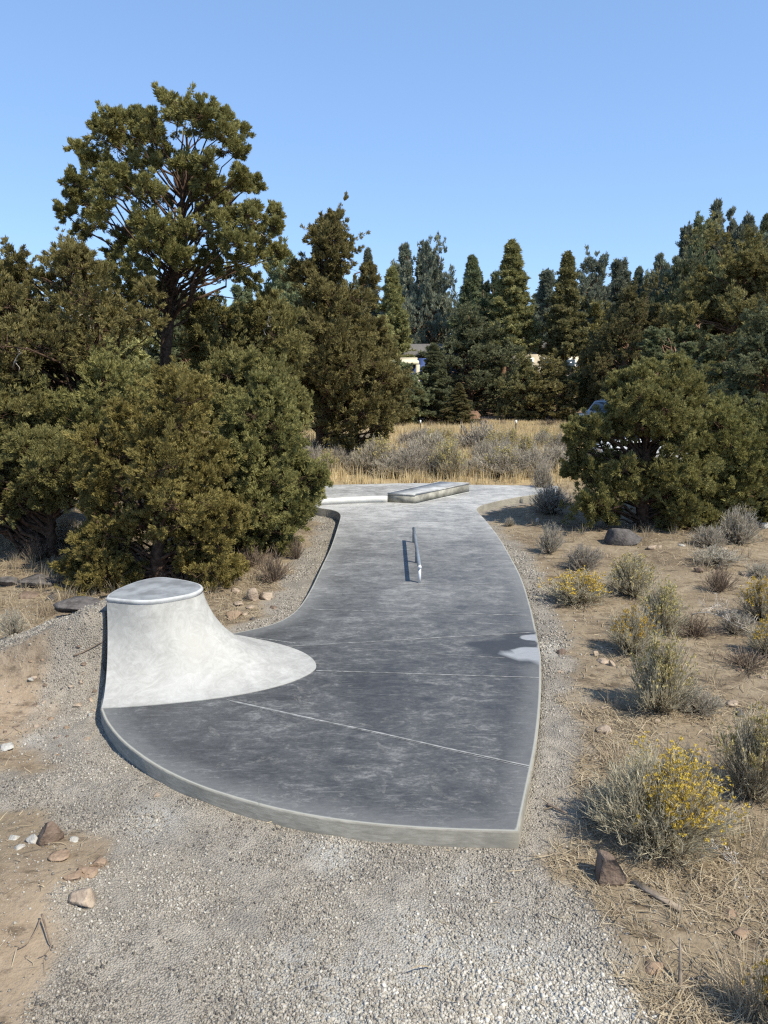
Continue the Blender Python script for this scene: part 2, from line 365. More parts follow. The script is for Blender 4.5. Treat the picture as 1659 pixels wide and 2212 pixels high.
PRIN(t, out, c, .85, .2, BUMP(t, n1, .25, .01)); MAT['edge'] = m
m, t, out = newmat('trowelled_concrete'); o = OBJ(t)
w1 = NOISE(t, o, 1.7, 6, .6, 2.2).outputs[0]; w2 = NOISE(t, o, 5.5, 6, .65, 3.0).outputs[0]; w3 = NOISE(t, o, .8, 3).outputs[0]
v = M(t, 'ADD', M(t, 'MULTIPLY', w1, .5), M(t, 'MULTIPLY', w2, .5))
c = MIX(t, MR(t, v, .36, .60), (.325, .314, .286), (.415, .404, .372)); c = MIX(t, M(t, 'MULTIPLY', MR(t, v, .54, .68), .45), c, (.52, .512, .485))
c = MIX(t, M(t, 'MULTIPLY', MR(t, w3, .5, .7), .35), c, (.47, .462, .435))
p = PRIN(t, out, c, .55, .35, BUMP(t, w2, .22, .012)); t.links.new(MR(t, v, .3, .7, .5, .72), p.inputs['Roughness']); MAT['trowel'] = m
MAT['decktop'] = simple('deck_concrete', (.235, .24, .24), .28, 5, .6, .3, bump=.05)
MAT['coping'] = simple('pale_coping', (.44, .44, .43), .18, 6, .7, .25)
MAT['joint'] = simple('joint_line', (.28, .278, .268), .35, 9, .8, .2)
MAT['ledge_side'] = simple('ledge_side', (.29, .28, .24), .35, 5, .85, .2, bump=.2)
MAT['ledge_top'] = simple('ledge_top', (.34, .345, .345), .3, 3, .6, .3)
MAT['whiteface'] = simple('white_concrete', (.60, .595, .565), .1, 5, .7, .2)
MAT['steel'] = simple('grey_steel', (.22, .245, .27), .18, 5, .42, .5, metal=.25)
MAT['sunlit_steel'] = simple('sunlit_grey_steel', (.66, .67, .68), .08, 9, .45, .5, metal=.1)  # the rail's steel again, with the sunlit brightness painted into the colour

# ------------------------------------------------------------------ slab (the skate path)
def concrete_mesh(name, outline, z, zb, mat, parent, step, extra=None, chamfer=.012, edge_poly=None):
    P = np.asarray(outline)[:, :2]; n = len(P)
    x0, y0 = P.min(0); x1, y1 = P.max(0)
    X, Y = np.meshgrid(np.arange(x0, x1, step), np.arange(y0, y1, step)); X, Y = X.ravel(), Y.ravel()
    if extra is not None:
        ex, ey = np.meshgrid(np.arange(extra[0], extra[1], extra[4]), np.arange(extra[2], extra[3], extra[4]))
        X, Y = np.r_[X, ex.ravel() + .003], np.r_[Y, ey.ravel() + .003]
    # a ring a few centimetres inside the edge keeps the pale rim crisp
    tn = nrm(np.roll(P, -1, 0) - np.roll(P, 1, 0)); nin = np.c_[-tn[:, 1], tn[:, 0]]
    for off in (.025, .07): X, Y = np.r_[X, P[:, 0] + nin[:, 0] * off], np.r_[Y, P[:, 1] + nin[:, 1] * off]
    k = inside(P, X, Y) & (dist_poly(P, X, Y) > .02); X, Y = X[k], Y[k]
    vs = [Vector(p) for p in P] + [Vector(p) for p in np.c_[X, Y]]
    ed = [(i, (i + 1) % n) for i in range(n)]
    v2, _, f2, ov, _, _ = geometry.delaunay_2d_cdt(vs, ed, [], 1, 1e-5)
    V2 = np.array([tuple(v) for v in v2]); F = np.array([f for f in f2 if len(f) == 3])
    a = V2[F]; flip = np.cross(a[:, 1] - a[:, 0], a[:, 2] - a[:, 0]) < 0; F[flip] = F[flip][:, ::-1]
    e = dist_poly(P, V2[:, 0], V2[:, 1])
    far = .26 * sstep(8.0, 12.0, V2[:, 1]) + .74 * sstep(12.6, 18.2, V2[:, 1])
    wet = np.zeros(len(V2)); pale = np.zeros(len(V2))
    if extra is not None:
        for (px, py, rx, ry, k_) in [(1132, 1410, .56, .40, 0), (1140, 1376, .32, .24, 0), (1085, 1398, .34, .26, 0), (1055, 1392, .30, .12, 0), (1152, 1412, .37, .23, 1), (1154, 1377, .18, .115, 1), (1120, 1413, .20, .13, 1)]:
            c = gp(px, py, ZS); w = (fbm(V2[:, 0] * 3.3, V2[:, 1] * 3.3, 3) - .5) * .5
            r = np.hypot((V2[:, 0] - c[0]) / rx, (V2[:, 1] - c[1]) / ry) + w
            if k_: pale = np.maximum(pale, sstep(1.02, .9, r))
            else: wet = np.maximum(wet, sstep(1.25, .75, r) * .85)
        wet *= (1 - pale)
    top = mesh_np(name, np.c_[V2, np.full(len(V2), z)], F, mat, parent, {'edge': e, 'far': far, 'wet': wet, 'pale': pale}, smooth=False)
    # side wall with a small rounded arris, its own mesh
    Q = P - nin * chamfer; i = np.arange(n); j = (i + 1) % n
    rings = [np.c_[P, np.full(n, z)], np.c_[P - nin * chamfer * .7, np.full(n, z - chamfer * .3)], np.c_[Q, np.full(n, z - chamfer)], np.c_[Q, np.full(n, zb)]]
    F2 = [np.c_[i + b * n, i + (b + 1) * n, j + (b + 1) * n, j + b * n] for b in range(3)]
    side = mesh_np('side', np.concatenate(rings), F2, MAT['edge'], parent)
    return top, side
slab = empty('concrete_path', (0, 0, 0))
tag(slab, 'long dark grey concrete skate path with pale edges curving away through the dirt', 'skate path')
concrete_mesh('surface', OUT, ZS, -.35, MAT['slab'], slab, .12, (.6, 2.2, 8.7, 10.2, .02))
JO = Geo()                            # thin pale joint lines lying on the slab
jrng = np.random.default_rng(3)
for (a, b, w) in [((490, 1512), (1143, 1655), .034), ((683, 1449), (1165, 1464), .026), ((600, 1398), (1158, 1366), .026), ((545, 1377), (640, 1390), .02), ((760, 1401), (1090, 1422), .013),
                  ((642, 1316), (1145, 1330), .024), ((500, 1516), (1143, 1659), .010), ((668, 1280), (900, 1287), .014), ((716, 1178), (1080, 1167), .016), ((700, 1213), (1095, 1213), .016), ((745, 1124), (1020, 1128), .02),
                  ((690, 1262), (1130, 1263), .018), ((740, 1117), (890, 1092), .014)]:
    A, B = gp(*a, ZS)[:2], gp(*b, ZS)[:2]; k = 60; tt = np.linspace(0, 1, k)[:, None]
    d = (B - A) / np.linalg.norm(B - A); nn = np.array([-d[1], d[0]])
    C = A + (B - A) * tt; C = C + nn * (fbm(C[:, :1] * 1.5 + 3, C[:, 1:] * 1.5) - .5) * .02
    wd = w * .60 * (.5 + .8 * jrng.random((k, 1))) / 2
    V = np.c_[np.r_[C - nn * wd, C + nn * wd], np.full(2 * k, ZS + .004)]; i = np.arange(k - 1)
    JO.add(V, np.c_[i, i + 1, i + 1 + k, i + k])
JO.build('joint_lines', MAT['joint'], slab)
m, t, out = newmat('dusty_scuff'); o = OBJ(t); n_ = NOISE(t, o, 16, 6, .7).outputs[0]
p_ = N(t, 'ShaderNodeBsdfPrincipled', {'Base Color': (.24, .235, .22, 1), 'Roughness': .85}); tp_ = N(t, 'ShaderNodeBsdfTransparent')
mx_ = N(t, 'ShaderNodeMixShader', {0: MR(t, n_, .42, .72, 0, .55), 1: tp_.outputs[0], 2: p_.outputs[0]}); t.links.new(mx_.outputs[0], out.inputs[0])
SK = Geo(); sr = np.random.default_rng(8)
def band(C, wd):
    k = len(C); T = nrm(np.gradient(C, axis=0)); nn = np.c_[-T[:, 1], T[:, 0]]; w_ = wd * (.4 + .6 * np.sin(np.linspace(0, math.pi, k)))[:, None] / 2; i = np.arange(k - 1)
    SK.add(np.c_[np.r_[C - nn * w_, C + nn * w_], np.full(2 * k, ZS + .0025 + .0001 * sr.random())], np.c_[i, i + 1, i + 1 + k, i + k])
for (x, y, r_, a0, a1, w_) in [(745, 1512, .42, 1.7, 3.9, .07), (770, 1500, .62, 1.9, 3.6, .05), (960, 1585, .35, .2, 1.6, .05), (1010, 1690, .30, 2.5, 5.0, .06), (700, 1650, .8, 1.0, 2.2, .06), (880, 1400, .7, .3, 1.5, .04), (800, 1190, .9, 3.4, 4.6, .06), (960, 1330, .8, .4, 1.4, .05), (420, 1600, .9, .6, 1.5, .06)]:
    c_ = gp(x, y, ZS)[:2]; a_ = np.linspace(a0, a1, 24); band(c_ + np.c_[np.cos(a_), np.sin(a_)] * r_, w_)
for q in range(46):                   # dusty shoe prints and short drags
    c_ = gp(sr.uniform(430, 1100), sr.uniform(1390, 1760), ZS)[:2]; a_ = sr.random() * 3.14; d_ = np.array([math.cos(a_), math.sin(a_)]); L_ = sr.uniform(.10, .30)
    if not inside(OUT, np.array([c_[0]]), np.array([c_[1]]))[0]: continue
    band(c_ + d_ * np.linspace(-.5, .5, 8)[:, None] * L_ + sr.normal(size=2) * .02, sr.uniform(.03, .10))
SK.build('scuff_marks', m, slab)

# ------------------------------------------------------------------ quarter pipe
ZD = 1.07
B = np.r_[gps([(219, 1531), (300, 1526), (380, 1519), (460, 1510), (540, 1497), (610, 1480), (655, 1463), (678, 1449), (683, 1438), (674, 1423), (650, 1408), (610, 1394), (560, 1382)], ZS)[:, :2], [(-2.05, 9.22), (-2.40, 9.06)]]
D = np.r_[gps([(230, 1292), (280, 1297), (330, 1297), (385, 1289), (420, 1281), (437, 1271), (433, 1263), (415, 1257), (385, 1251)], ZD)[:, :2]]
DB = np.r_[D[-1:], gps([(345, 1247), (300, 1255), (258, 1271), (235, 1284), (230, 1292)], ZD)[:, :2]]
na, ns = 90, 34
b, d = spline(B, na), spline(D, na)
# pair by a blend so that the toe pulls the flow lines outwards
aS = R(76); sv = np.linspace(0, 1, ns); u = np.sin(aS * sv) / math.sin(aS); zz = (1 - np.cos(aS * sv)) / (1 - math.cos(aS))
V = np.zeros((ns, na, 3)); V[..., :2] = b[None] * (1 - u)[:, None, None] + d[None] * u[:, None, None]
V[..., 2] = ZS + .008 + (ZD - .05 - ZS - .008) * zz[:, None]
idx = np.arange(ns * na).reshape(ns, na)
G = Geo(); G.add(V.reshape(-1, 3), np.stack([idx[:-1, :-1], idx[:-1, 1:], idx[1:, 1:], idx[1:, :-1]], -1).reshape(-1, 4))
k = na; toe = np.r_[V[0], V[0] - [0, 0, .03]]; i = np.arange(k - 1); G.add(toe, np.c_[i + k, i + 1 + k, i + 1, i])
qp = empty('quarter_pipe', (-2.4, 8.0, ZS))
qo = np.array([-2.4, 8.0, ZS])
tag(qp, 'pale trowelled concrete quarter pipe with a rounded deck at the path edge', 'skate ramp')
G.V = [v - qo for v in G.V]; G.build('ramp_face', MAT['trowel'], qp, smooth=True)
wallp = np.r_[V[:, 0], np.c_[spline(DB, 40)[::-1], np.full(40, ZD - .05)][1:-1], V[::-1, -1]]
wl = len(wallp); low = wallp.copy(); low[:, 2] = -.3; i = np.arange(wl - 1)
mesh_np('side_wall', np.r_[wallp, low] - qo, np.c_[i, i + 1, i + 1 + wl, i + wl], MAT['edge'], qp)
deck = np.r_[spline(D, 60), spline(DB, 40)[1:-1]]; cen = deck.mean(0); nd = len(deck)
inn = cen + (deck - cen) * .96; i = np.arange(nd); j = (i + 1) % nd
Vd = np.r_[np.c_[inn, np.full(nd, ZD + .004)], [[cen[0], cen[1], ZD + .008]]]
mesh_np('deck', Vd - qo, np.c_[i, j, np.full(nd, nd)], MAT['decktop'], qp)
ou = cen + (deck - cen) * 1.012
rings = [np.c_[inn, np.full(nd, ZD + .004)], np.c_[cen + (deck - cen) * .995, np.full(nd, ZD + .002)], np.c_[ou, np.full(nd, ZD - .012)], np.c_[ou, np.full(nd, ZD - .026)], np.c_[cen + (deck - cen) * .97, np.full(nd, ZD - .06)]]
mesh_np('coping', np.concatenate(rings) - qo, [np.c_[i + a * nd, i + (a + 1) * nd, j + (a + 1) * nd, j + a * nd] for a in range(4)], MAT['coping'], qp)

# ------------------------------------------------------------------ raised deck, ledge and rail on the path
def quadz(pts, z): return np.array([gp(a, b_, z)[:2] for a, b_ in pts])
lb = np.array([gp(837, 1085, ZS)[:2], gp(897, 1088, ZS)[:2], gp(1014, 1062, ZS)[:2]]); lb = np.r_[lb, [lb[2] + (lb[0] - lb[1]) * 1.15]]
rd = empty('raised_deck', (0, 0, ZS)); tag(rd, 'low raised concrete platform with a brightly sunlit front edge behind the rail', 'skate platform')
rp = np.r_[[gp(678, 1092, ZS)[:2]], [lb[0] + (0, .03)], [lb[3] + (0, .2)], [gp(893, 1043, .31)[:2]], [gp(704, 1056, .31)[:2]], [gp(658, 1068, .31)[:2]]]
# slightly curved front kerb, sunlit brightness of the concrete put into its white colour
fr = spline(np.array([rp[0], (rp[0] + rp[1]) / 2 + (0, .06), rp[1]]), 12)
poly = np.r_[fr, rp[2:]]
g_ = Geo(); g_.prism(poly, ZS - .0, .30); g_.V = [v - [0, 0, ZS] for v in g_.V]
top_, side_ = concrete_mesh('deck_top', poly, .305, ZS + .001, MAT['slab'], rd, .2)
side_.name = 'back_side'
for o_ in (top_, side_): o_.location = (0, 0, -ZS)
kn = np.r_[fr + (0, -.035), fr[::-1] + (0, -.0155)]; g_ = Geo(); g_.prism(kn, 0.002, .165); g_.build('sunlit_kerb', MAT['whiteface'], rd)
lg = empty('grind_ledge', (0, 0, ZS)); tag(lg, 'low concrete ledge box with steel edged top standing on the path beyond the rail', 'skate ledge')
cl = lb.mean(0)
g_ = Geo(); g_.prism(cl + (lb - cl) * .992, .002, .20); g_.build('body', MAT['ledge_side'], lg)
g_ = Geo(); g_.prism(cl + (lb - cl) * .95, .20, .243); g_.build('top', MAT['ledge_top'], lg)
for a in range(4):
    p0, p1 = lb[a], lb[(a + 1) % 4]; q0, q1 = cl + (p0 - cl) * .952, cl + (p1 - cl) * .952
    g_ = Geo(); g_.prism(np.array([p0, p1, q1, q0]), .20 + .0006 * a, .245 + .0006 * a)
    g_.build('edge_strip', MAT['coping'], lg)
g_ = Geo(); w_ = np.array([lb[1] + (.0, -.03), lb[2] + (.04, -.02), lb[2] + (.0, .0), lb[1]]); g_.prism(w_, .001, .006); g_.build('mortar_line', MAT['whiteface'], lg)

rl = empty('grind_rail', (*gp(906, 1260, ZS)[:2], ZS)); tag(rl, 'round grey steel grind rail on short posts in the middle of the path', 'skate rail')
r0, r1 = gp(906, 1260, ZS), gp(893.5, 1171, ZS); rv = r1 - r0
top0 = np.array([0, 0, .275]); g_ = Geo(); g_.tube([top0 - rv * .004, top0 + rv * .25, top0 + rv * .5, top0 + rv * .75, top0 + rv * 1.0], .032, 16); g_.build('bar', MAT['steel'], rl, smooth=False)
for f_ in (.012, .45, .988):
    p = rv * f_; g_ = Geo(); g_.tube([p + [0, 0, .0], p + [0, 0, .250]], .027, 14); g_.build('post', MAT['sunlit_steel'] if f_ < .1 else MAT['steel'], rl)
g_ = Geo(); g_.tube([top0 - rv * .0065, top0 - rv * .0045], .033, 16); g_.build('end_cap', MAT['sunlit_steel'], rl)

# ------------------------------------------------------------------ foliage builders
UP = np.array([0, 0, 1.0])
def unit(rng, n): return nrm(rng.normal(size=(n, 3)))
def sprigs(rng, P, Dr, tint, nb, size, width, spread):
    # nb diamond-shaped sprigs at every tuft
    n = len(P); P = np.repeat(P, nb, 0); Dr = np.repeat(Dr, nb, 0); tint = np.repeat(tint, nb)
    d = nrm(Dr + spread * unit(rng, n * nb)); L = size * (.55 + .75 * rng.random(n * nb))[:, None]
    P = P + d * L * .15 + unit(rng, n * nb) * size * .35
    s = nrm(np.cross(d, unit(rng, n * nb))) * (width * (.6 + .8 * rng.random(n * nb)))[:, None] * .5
    V = np.stack([P, P + d * L * .45 + s, P + d * L, P + d * L * .45 - s], 1).reshape(-1, 3)
    F = np.arange(n * nb * 4).reshape(-1, 4)
    return V, F, np.repeat(np.clip(tint + .16 * rng.normal(size=n * nb), 0, 1), 4)
def crown(rng, C, Rc, sub=9, tufts=16, nb=11, size=.13, width=.026, squash=.8, up=.45):
    # clumps -> pointed plumes -> tufts -> sprigs
    n = len(C); ctint = rng.random(n)
    d = nrm(unit(rng, n * sub) + [0, 0, .10]); CC = np.repeat(C, sub, 0); RR = np.repeat(Rc, sub)
    S = CC + d * (RR * (.20 + .62 * rng.random(n * sub) ** .7))[:, None] * [1, 1, squash]
    rs = RR * (.15 + .17 * rng.random(n * sub))
    ax = nrm(d * .75 + UP * up * 1.2 + .42 * unit(rng, n * sub)); ln = RR * (.45 + .95 * rng.random(n * sub) ** 3)
    st = np.clip(np.repeat(ctint, sub) * .45 + .55 * rng.random(n * sub), 0, 1)
    m = n * sub * tufts
    u = unit(rng, m); q = rng.random(m) ** .85; rr = np.repeat(rs, tufts) * (1.12 - q) ** .8
    A = np.repeat(ax, tufts, 0)
    P = np.repeat(S, tufts, 0) + A * (q * np.repeat(ln, tufts))[:, None] + u * (rr * rng.random(m) ** .5)[:, None]
    D_ = nrm(A * .8 + u * .55 + UP * .15)
    V, F, ti = sprigs(rng, P, D_, np.repeat(st, tufts), nb, size, width, .50)
    return V, F, ti, S
def bend(A, B, n, rng, sag, wob):
    t = np.linspace(0, 1, n)[None, :, None]
    P = A[:, None] * (1 - t) + B[:, None] * t
    P[..., 2] += (np.sin(math.pi * t[..., 0]) * sag)
    L = np.linalg.norm(B - A, axis=1)[:, None, None]
    w = rng.normal(size=P.shape) * wob * L; w[:, 0] = 0; w[:, -1] = 0
    return P + w
def wood(rng, trunk, tr, C, Rc, S, sub, lr=.05, lo=.18, twigs=True, bare=0):
    # trunk polyline, limbs to every clump, twigs to every lobe
    g = Geo(); T = spline(trunk, 14); rad = np.interp(np.linspace(0, 1, 14), np.linspace(0, 1, len(tr)), tr)
    rad = rad * (1 + .12 * rng.normal(size=14)); T[1:-1] += rng.normal(size=(12, 3)) * rad[1:-1, None] * .25
    g.tube(T, rad, 9)
    z0, z1 = T[0, 2], T[-1, 2]
    zc = np.clip(C[:, 2] - lo * (C[:, 2] - z0) - .35 * np.hypot(C[:, 0] - np.interp(C[:, 2], T[:, 2], T[:, 0]), C[:, 1] - np.interp(C[:, 2], T[:, 2], T[:, 1])), z0 + .06 * (z1 - z0), z1 - .03 * (z1 - z0))
    A = np.stack([np.interp(zc, T[:, 2], T[:, 0]), np.interp(zc, T[:, 2], T[:, 1]), zc], 1)
    L = np.linalg.norm(C - A, axis=1); P = bend(A, C, 6, rng, (.06 * L)[:, None], .045)
    r0 = np.clip(lr * (L / L.mean()) ** .6, lr * .4, lr * 1.8)
    V, F = tubes(P, r0[:, None] * np.linspace(1, .28, 6)[None], 5); g.add(V, F)
    if twigs:
        A2 = np.repeat(C, sub, 0); k = rng.random(len(S)) < .85
        P2 = bend(A2[k] + rng.normal(size=A2[k].shape) * .03, S[k], 4, rng, -.02, .08)
        V, F = tubes(P2, np.full((k.sum(), 1), lr * .22) * np.linspace(1, .4, 4)[None], 3); g.add(V, F)
    if bare:
        i = rng.integers(0, len(C), bare); d = nrm(rng.normal(size=(bare, 3)) * [1, 1, .5] + [0, 0, -.35])
        P3 = bend(C[i], C[i] + d * (Rc[i] * (1.1 + 1.0 * rng.random(bare)))[:, None], 5, rng, 0, .08)
        V, F = tubes(P3, np.full((bare, 1), lr * .20) * np.linspace(1, .3, 5)[None], 3); g.add(V, F)
    return g
def make_tree(name, label, base, trunk, tr, C, Rc, mat, seed, group=None, cat='tree', bark='bark', sub=9, tufts=16, nb=11, size=.13, width=.026, squash=.8, up=.45, lr=.05, bare=0, dead=0, lo=.18, rust=0):
    rng = np.random.default_rng(seed); base = np.asarray(base, float)
    C = np.asarray(C, float); Rc = np.asarray(Rc, float)
    e = empty(name, base); tag(e, label, cat, group)
    V, F, ti, S = crown(rng, C, Rc, sub, tufts, nb, size, width, squash, up)
    w = wood(rng, np.asarray(trunk, float), tr, C, Rc, S, sub, lr, lo, bare=bare)
    w.V = [v - base for v in w.V]; w.build('trunk', MAT[bark], e, smooth=True)
    mesh_np('crown', V - base, F, MAT[mat], e, {'tint': ti})
    for k in range(dead):             # bleached dead branches in front of the crown
        i = rng.integers(0, len(C)); p = C[i] + [rng.normal() * .2, -Rc[i] * .9, 0]; g = Geo()
        d = nrm(np.array([rng.normal(), -.3, rng.normal() * .7])); q = p + d * Rc[i] * .9
        g.tube(bend(p[None], q[None], 6, rng, .05, .06)[0], np.linspace(.018, .005, 6), 5)
        for s_ in (.4, .65, .8):
            a = p + (q - p) * s_; g.tube(bend(a[None], (a + nrm(rng.normal(size=3) + d) * Rc[i] * .4)[None], 4, rng, 0, .08)[0], np.linspace(.010, .003, 4), 4)
        g.V = [v - base for v in g.V]; g.build('dead_branch', MAT['deadwood'], e)
    return e
def px_clumps(L, Y, seed, depth=1.0, f=(1, 0, 0), rmul=1.0):
    # clump list (x, y, r) in photo pixels at the distance Y; every clump gets its own depth
    rng = np.random.default_rng(seed); C, Rc = [], []
    L = np.array(L, float); L[:, 0] = f[1] + L[:, 0] * f[0]; L[:, 1] = f[2] + L[:, 1] * f[0]; L[:, 2] *= f[0]
    P = np.array([at(a, b, Y) for a, b, _ in L]); s = np.linalg.norm(at(CX + 100, CY, Y) - at(CX, CY, Y)) / 100
    zs = P[:, 2]
    for i, (p, (a, b, r)) in enumerate(zip(P, L)):
        row = np.abs(zs - p[2]) < 1.2; xm = P[row, 0].mean(); hw = max(np.ptp(P[row, 0]) / 2, .5)
        edge = min(1, abs(p[0] - xm) / hw); dmax = depth * hw * math.sqrt(max(0, 1 - edge ** 2)) + .25
        dy = rng.uniform(-1, 1) * dmax; k = (Y + dy) / Y
        C.append(np.array([p[0] * k, Y + dy, HC + (p[2] - HC) * k])); Rc.append(r * s * k * rmul)
    return np.array(C), np.array(Rc)
def outline_clumps(poly, Y, r, n, seed, depth=1.0, inset=.75, rvar=.35, gap=.27, gapf=2.1, rag=1.0, holes=()):
    # fills a traced outline standing at the distance Y with clumps, as deep as it is wide
    rng = np.random.default_rng(seed); W_ = np.array([at(a, b, Y) for a, b in poly])[:, [0, 2]]
    W_ = spline(W_, 140, True); cm = W_.mean(0); W_ = cm + (W_ - cm) * (1 + .16 * rag * (rng.random((140, 1)) - .35) + .20 * rag * (vnoise(np.arange(140)[:, None] * .33, np.full((140, 1), seed * 1.7)) - .5))
    x0, z0 = W_.min(0); x1, z1 = W_.max(0); C, Rc = [], []
    HO = [(at(a, b, Y)[[0, 2]], at(a + rx, b, Y)[0] - at(a, b, Y)[0], at(a, b, Y)[2] - at(a, b + ry, Y)[2]) for a, b, rx, ry in holes]
    X, Z = rng.uniform(x0, x1, 60000), rng.uniform(z0, z1, 60000)
    k = inside(W_, X, Z); X, Z = X[k], Z[k]; ds = dist_poly(W_, X, Z)
    for x, z, d in zip(X, Z, ds):
        rr = r * (1 - rvar + 2 * rvar * rng.random())
        if d < rr * inset: rr = d / inset * .98
        if rr < r * .30: continue
        if any(((x - c_[0]) / (a_ + rr * .6)) ** 2 + ((z - c_[1]) / (b_ + rr * .5)) ** 2 < 1 for c_, a_, b_ in HO): continue
        if vnoise(np.array([x * gapf + seed]), np.array([z * gapf + 3.7]))[0] < gap: continue
        dm = depth * math.sqrt(max(d, 0) * 1.8 * max(.3, d + .5)); dy = rng.uniform(-1, 1) * dm
        f = (Y + dy) / Y; c = np.array([x * f, Y + dy, HC + (z - HC) * f])
        if C and np.min(np.linalg.norm(np.array(C) - c, axis=1) - .80 * np.array(Rc)) < 0: continue
        C.append(c); Rc.append(rr)
        if len(C) >= n: break
    return np.array(C), np.array(Rc)
def trunk_px(L, Y): return np.array([at(a, b, Y + (0 if len(q) < 1 else q[0])) for a, b, *q in L])

# ------------------------------------------------------------------ the near junipers
big = [(945, 230, 75), (1000, 300, 70), (1130, 240, 50), (1080, 300, 60), (1220, 310, 30), (1280, 390, 55), (1200, 400, 60), (1090, 370, 50), (940, 310, 50), (1145, 300, 50),
       (590, 350, 60), (560, 420, 80), (690, 340, 55), (760, 330, 55), (830, 340, 60), (640, 470, 90), (750, 430, 80), (850, 430, 70), (420, 480, 35), (470, 520, 40), (560, 570, 50), (620, 310, 35), (545, 340, 35),
       (700, 560, 80), (800, 590, 90), (880, 520, 60), (990, 560, 70), (1060, 620, 80), (970, 690, 60), (1100, 560, 60), (1230, 490, 55), (1290, 490, 45), (1290, 620, 45), (1260, 680, 40), (1380, 660, 32), (1320, 690, 30), (1000, 610, 60), (1120, 660, 50),
       (490, 640, 75), (400, 660, 45), (560, 690, 50), (380, 730, 40), (440, 760, 60), (350, 820, 42), (480, 820, 60), (430, 920, 34), (520, 880, 55), (560, 800, 50), (620, 620, 50), (640, 720, 60), (720, 700, 60), (450, 660, 50),
       (790, 870, 60), (860, 900, 60), (740, 920, 60), (680, 970, 50), (830, 980, 70), (930, 970, 70), (900, 1060, 60), (1000, 930, 60), (780, 1000, 60),
       (1120, 830, 60), (1190, 800, 60), (1200, 880, 70), (1100, 930, 60), (1280, 850, 50), (1340, 830, 45), (1380, 800, 32), (1490, 820, 36), (1480, 900, 42), (1400, 900, 45), (1440, 970, 60), (1330, 970, 60), (1260, 990, 70), (1180, 1010, 60), (1490, 1030, 40),
       (1380, 1050, 60), (1530, 1050, 30), (1300, 1080, 50), (1060, 1080, 60), (1150, 1120, 60), (1230, 1160, 60), (640, 1060, 50), (720, 1080, 60), (1110, 740, 60), (1180, 720, 50), (860, 760, 60), (800, 700, 60), (760, 1140, 60),
       (640, 1130, 60), (700, 1210, 80), (780, 1290, 80), (620, 1260, 70), (850, 1250, 50), (560, 1180, 50), (690, 1350, 80), (800, 1360, 70), (1040, 1160, 50), (980, 1060, 55), (1350, 1180, 45)]
Cb, Rb = px_clumps(big, 19, 11, .85, (.4, 0, 132.7))
zb = float(gz(-5.6, 19)[0])
make_tree('juniper_tree', 'tallest old juniper with open spreading crown and bare limbs against the sky', (*at(352, 960, 19)[:2], zb),
          np.r_[[np.array([*at(350, 990, 19)[:2], zb - .1])], trunk_px([(352, 900), (355, 760), (368, 640), (376, 560), (388, 480), (402, 380), (404, 290)], 19)], [.20, .18, .165, .15, .12, .09, .055, .02],
          Cb, Rb, 'olive', 21, 'junipers by the path', sub=17, tufts=13, nb=19, size=.080, width=.0195, lr=.032, bare=90, dead=2, up=.5, lo=.10)

def hero(label, poly, Y, r, n, seed, mat, trunk, tr, name='juniper_tree', depth=1.0, rag=1.7, gap=.30, holes=(), **kw):
    C, Rc = outline_clumps(poly, Y, r, n, seed, depth, gap=gap, rag=rag, holes=holes)
    T = trunk_px(trunk, Y); T[0, 2] = float(gz(T[0, 0], T[0, 1])[0]) - .08
    return make_tree(name, label, (T[0, 0], T[0, 1], T[0, 2] + .08), T, tr, C, Rc, mat, seed, 'junipers by the path', **kw)
hero('wide olive juniper at the far left edge with a leaning bare trunk', [(-260, 640), (-120, 560), (0, 592), (25, 560), (42, 540), (58, 560), (66, 592), (90, 572), (120, 575), (150, 545), (172, 562), (200, 558), (238, 580), (290, 600), (330, 650), (345, 710),
      (300, 740), (250, 770), (205, 800), (190, 860), (150, 905), (110, 925), (60, 915), (-30, 930), (-260, 930)], 16.5, .62, 120, 31, 'olive',
     [(238, 960), (236, 880), (226, 800), (212, 740), (180, 660), (120, 620), (60, 590)], [.20, .18, .17, .15, .11, .07, .03], sub=16, tufts=13, nb=18, size=.076, width=.0185, lr=.05, bare=30, dead=2)
hero('tangled olive juniper with reddish dead twigs right of the tall trunk', [(400, 735), (425, 660), (470, 648), (520, 636), (548, 662), (575, 640), (590, 612), (606, 625), (615, 660), (640, 700), (662, 750), (668, 800), (655, 860), (640, 905), (560, 905), (480, 905), (420, 870), (385, 800)], 20.5, .62, 70, 32, 'dark',
     [(480, 1000), (478, 900), (490, 820), (520, 740), (560, 680)], [.18, .16, .13, .09, .04], sub=16, tufts=13, nb=17, size=.088, width=.0215, lr=.05, bare=50, dead=3)
hero('bushy yellow-brown juniper right behind the pale quarter pipe', [(318, 820), (345, 795), (372, 808), (400, 815), (430, 850), (452, 900), (478, 960), (490, 1040), (502, 1120), (520, 1180), (510, 1235), (480, 1285), (440, 1290), (400, 1235), (370, 1205), (330, 1240), (290, 1275), (200, 1285), (125, 1240), (175, 1175), (190, 1110), (168, 1040), (205, 960), (228, 890), (270, 845)], 12.0, .40, 150, 33, 'brown',
     [(345, 1270), (348, 1180), (345, 1050), (350, 930), (352, 830)], [.13, .12, .09, .05, .02], sub=17, tufts=13, nb=19, size=.054, width=.0128, lr=.028, bare=45, dead=2, depth=.85, holes=[(255, 1060, 20, 26), (345, 1190, 26, 22), (380, 960, 14, 14), (270, 1215, 24, 10)])
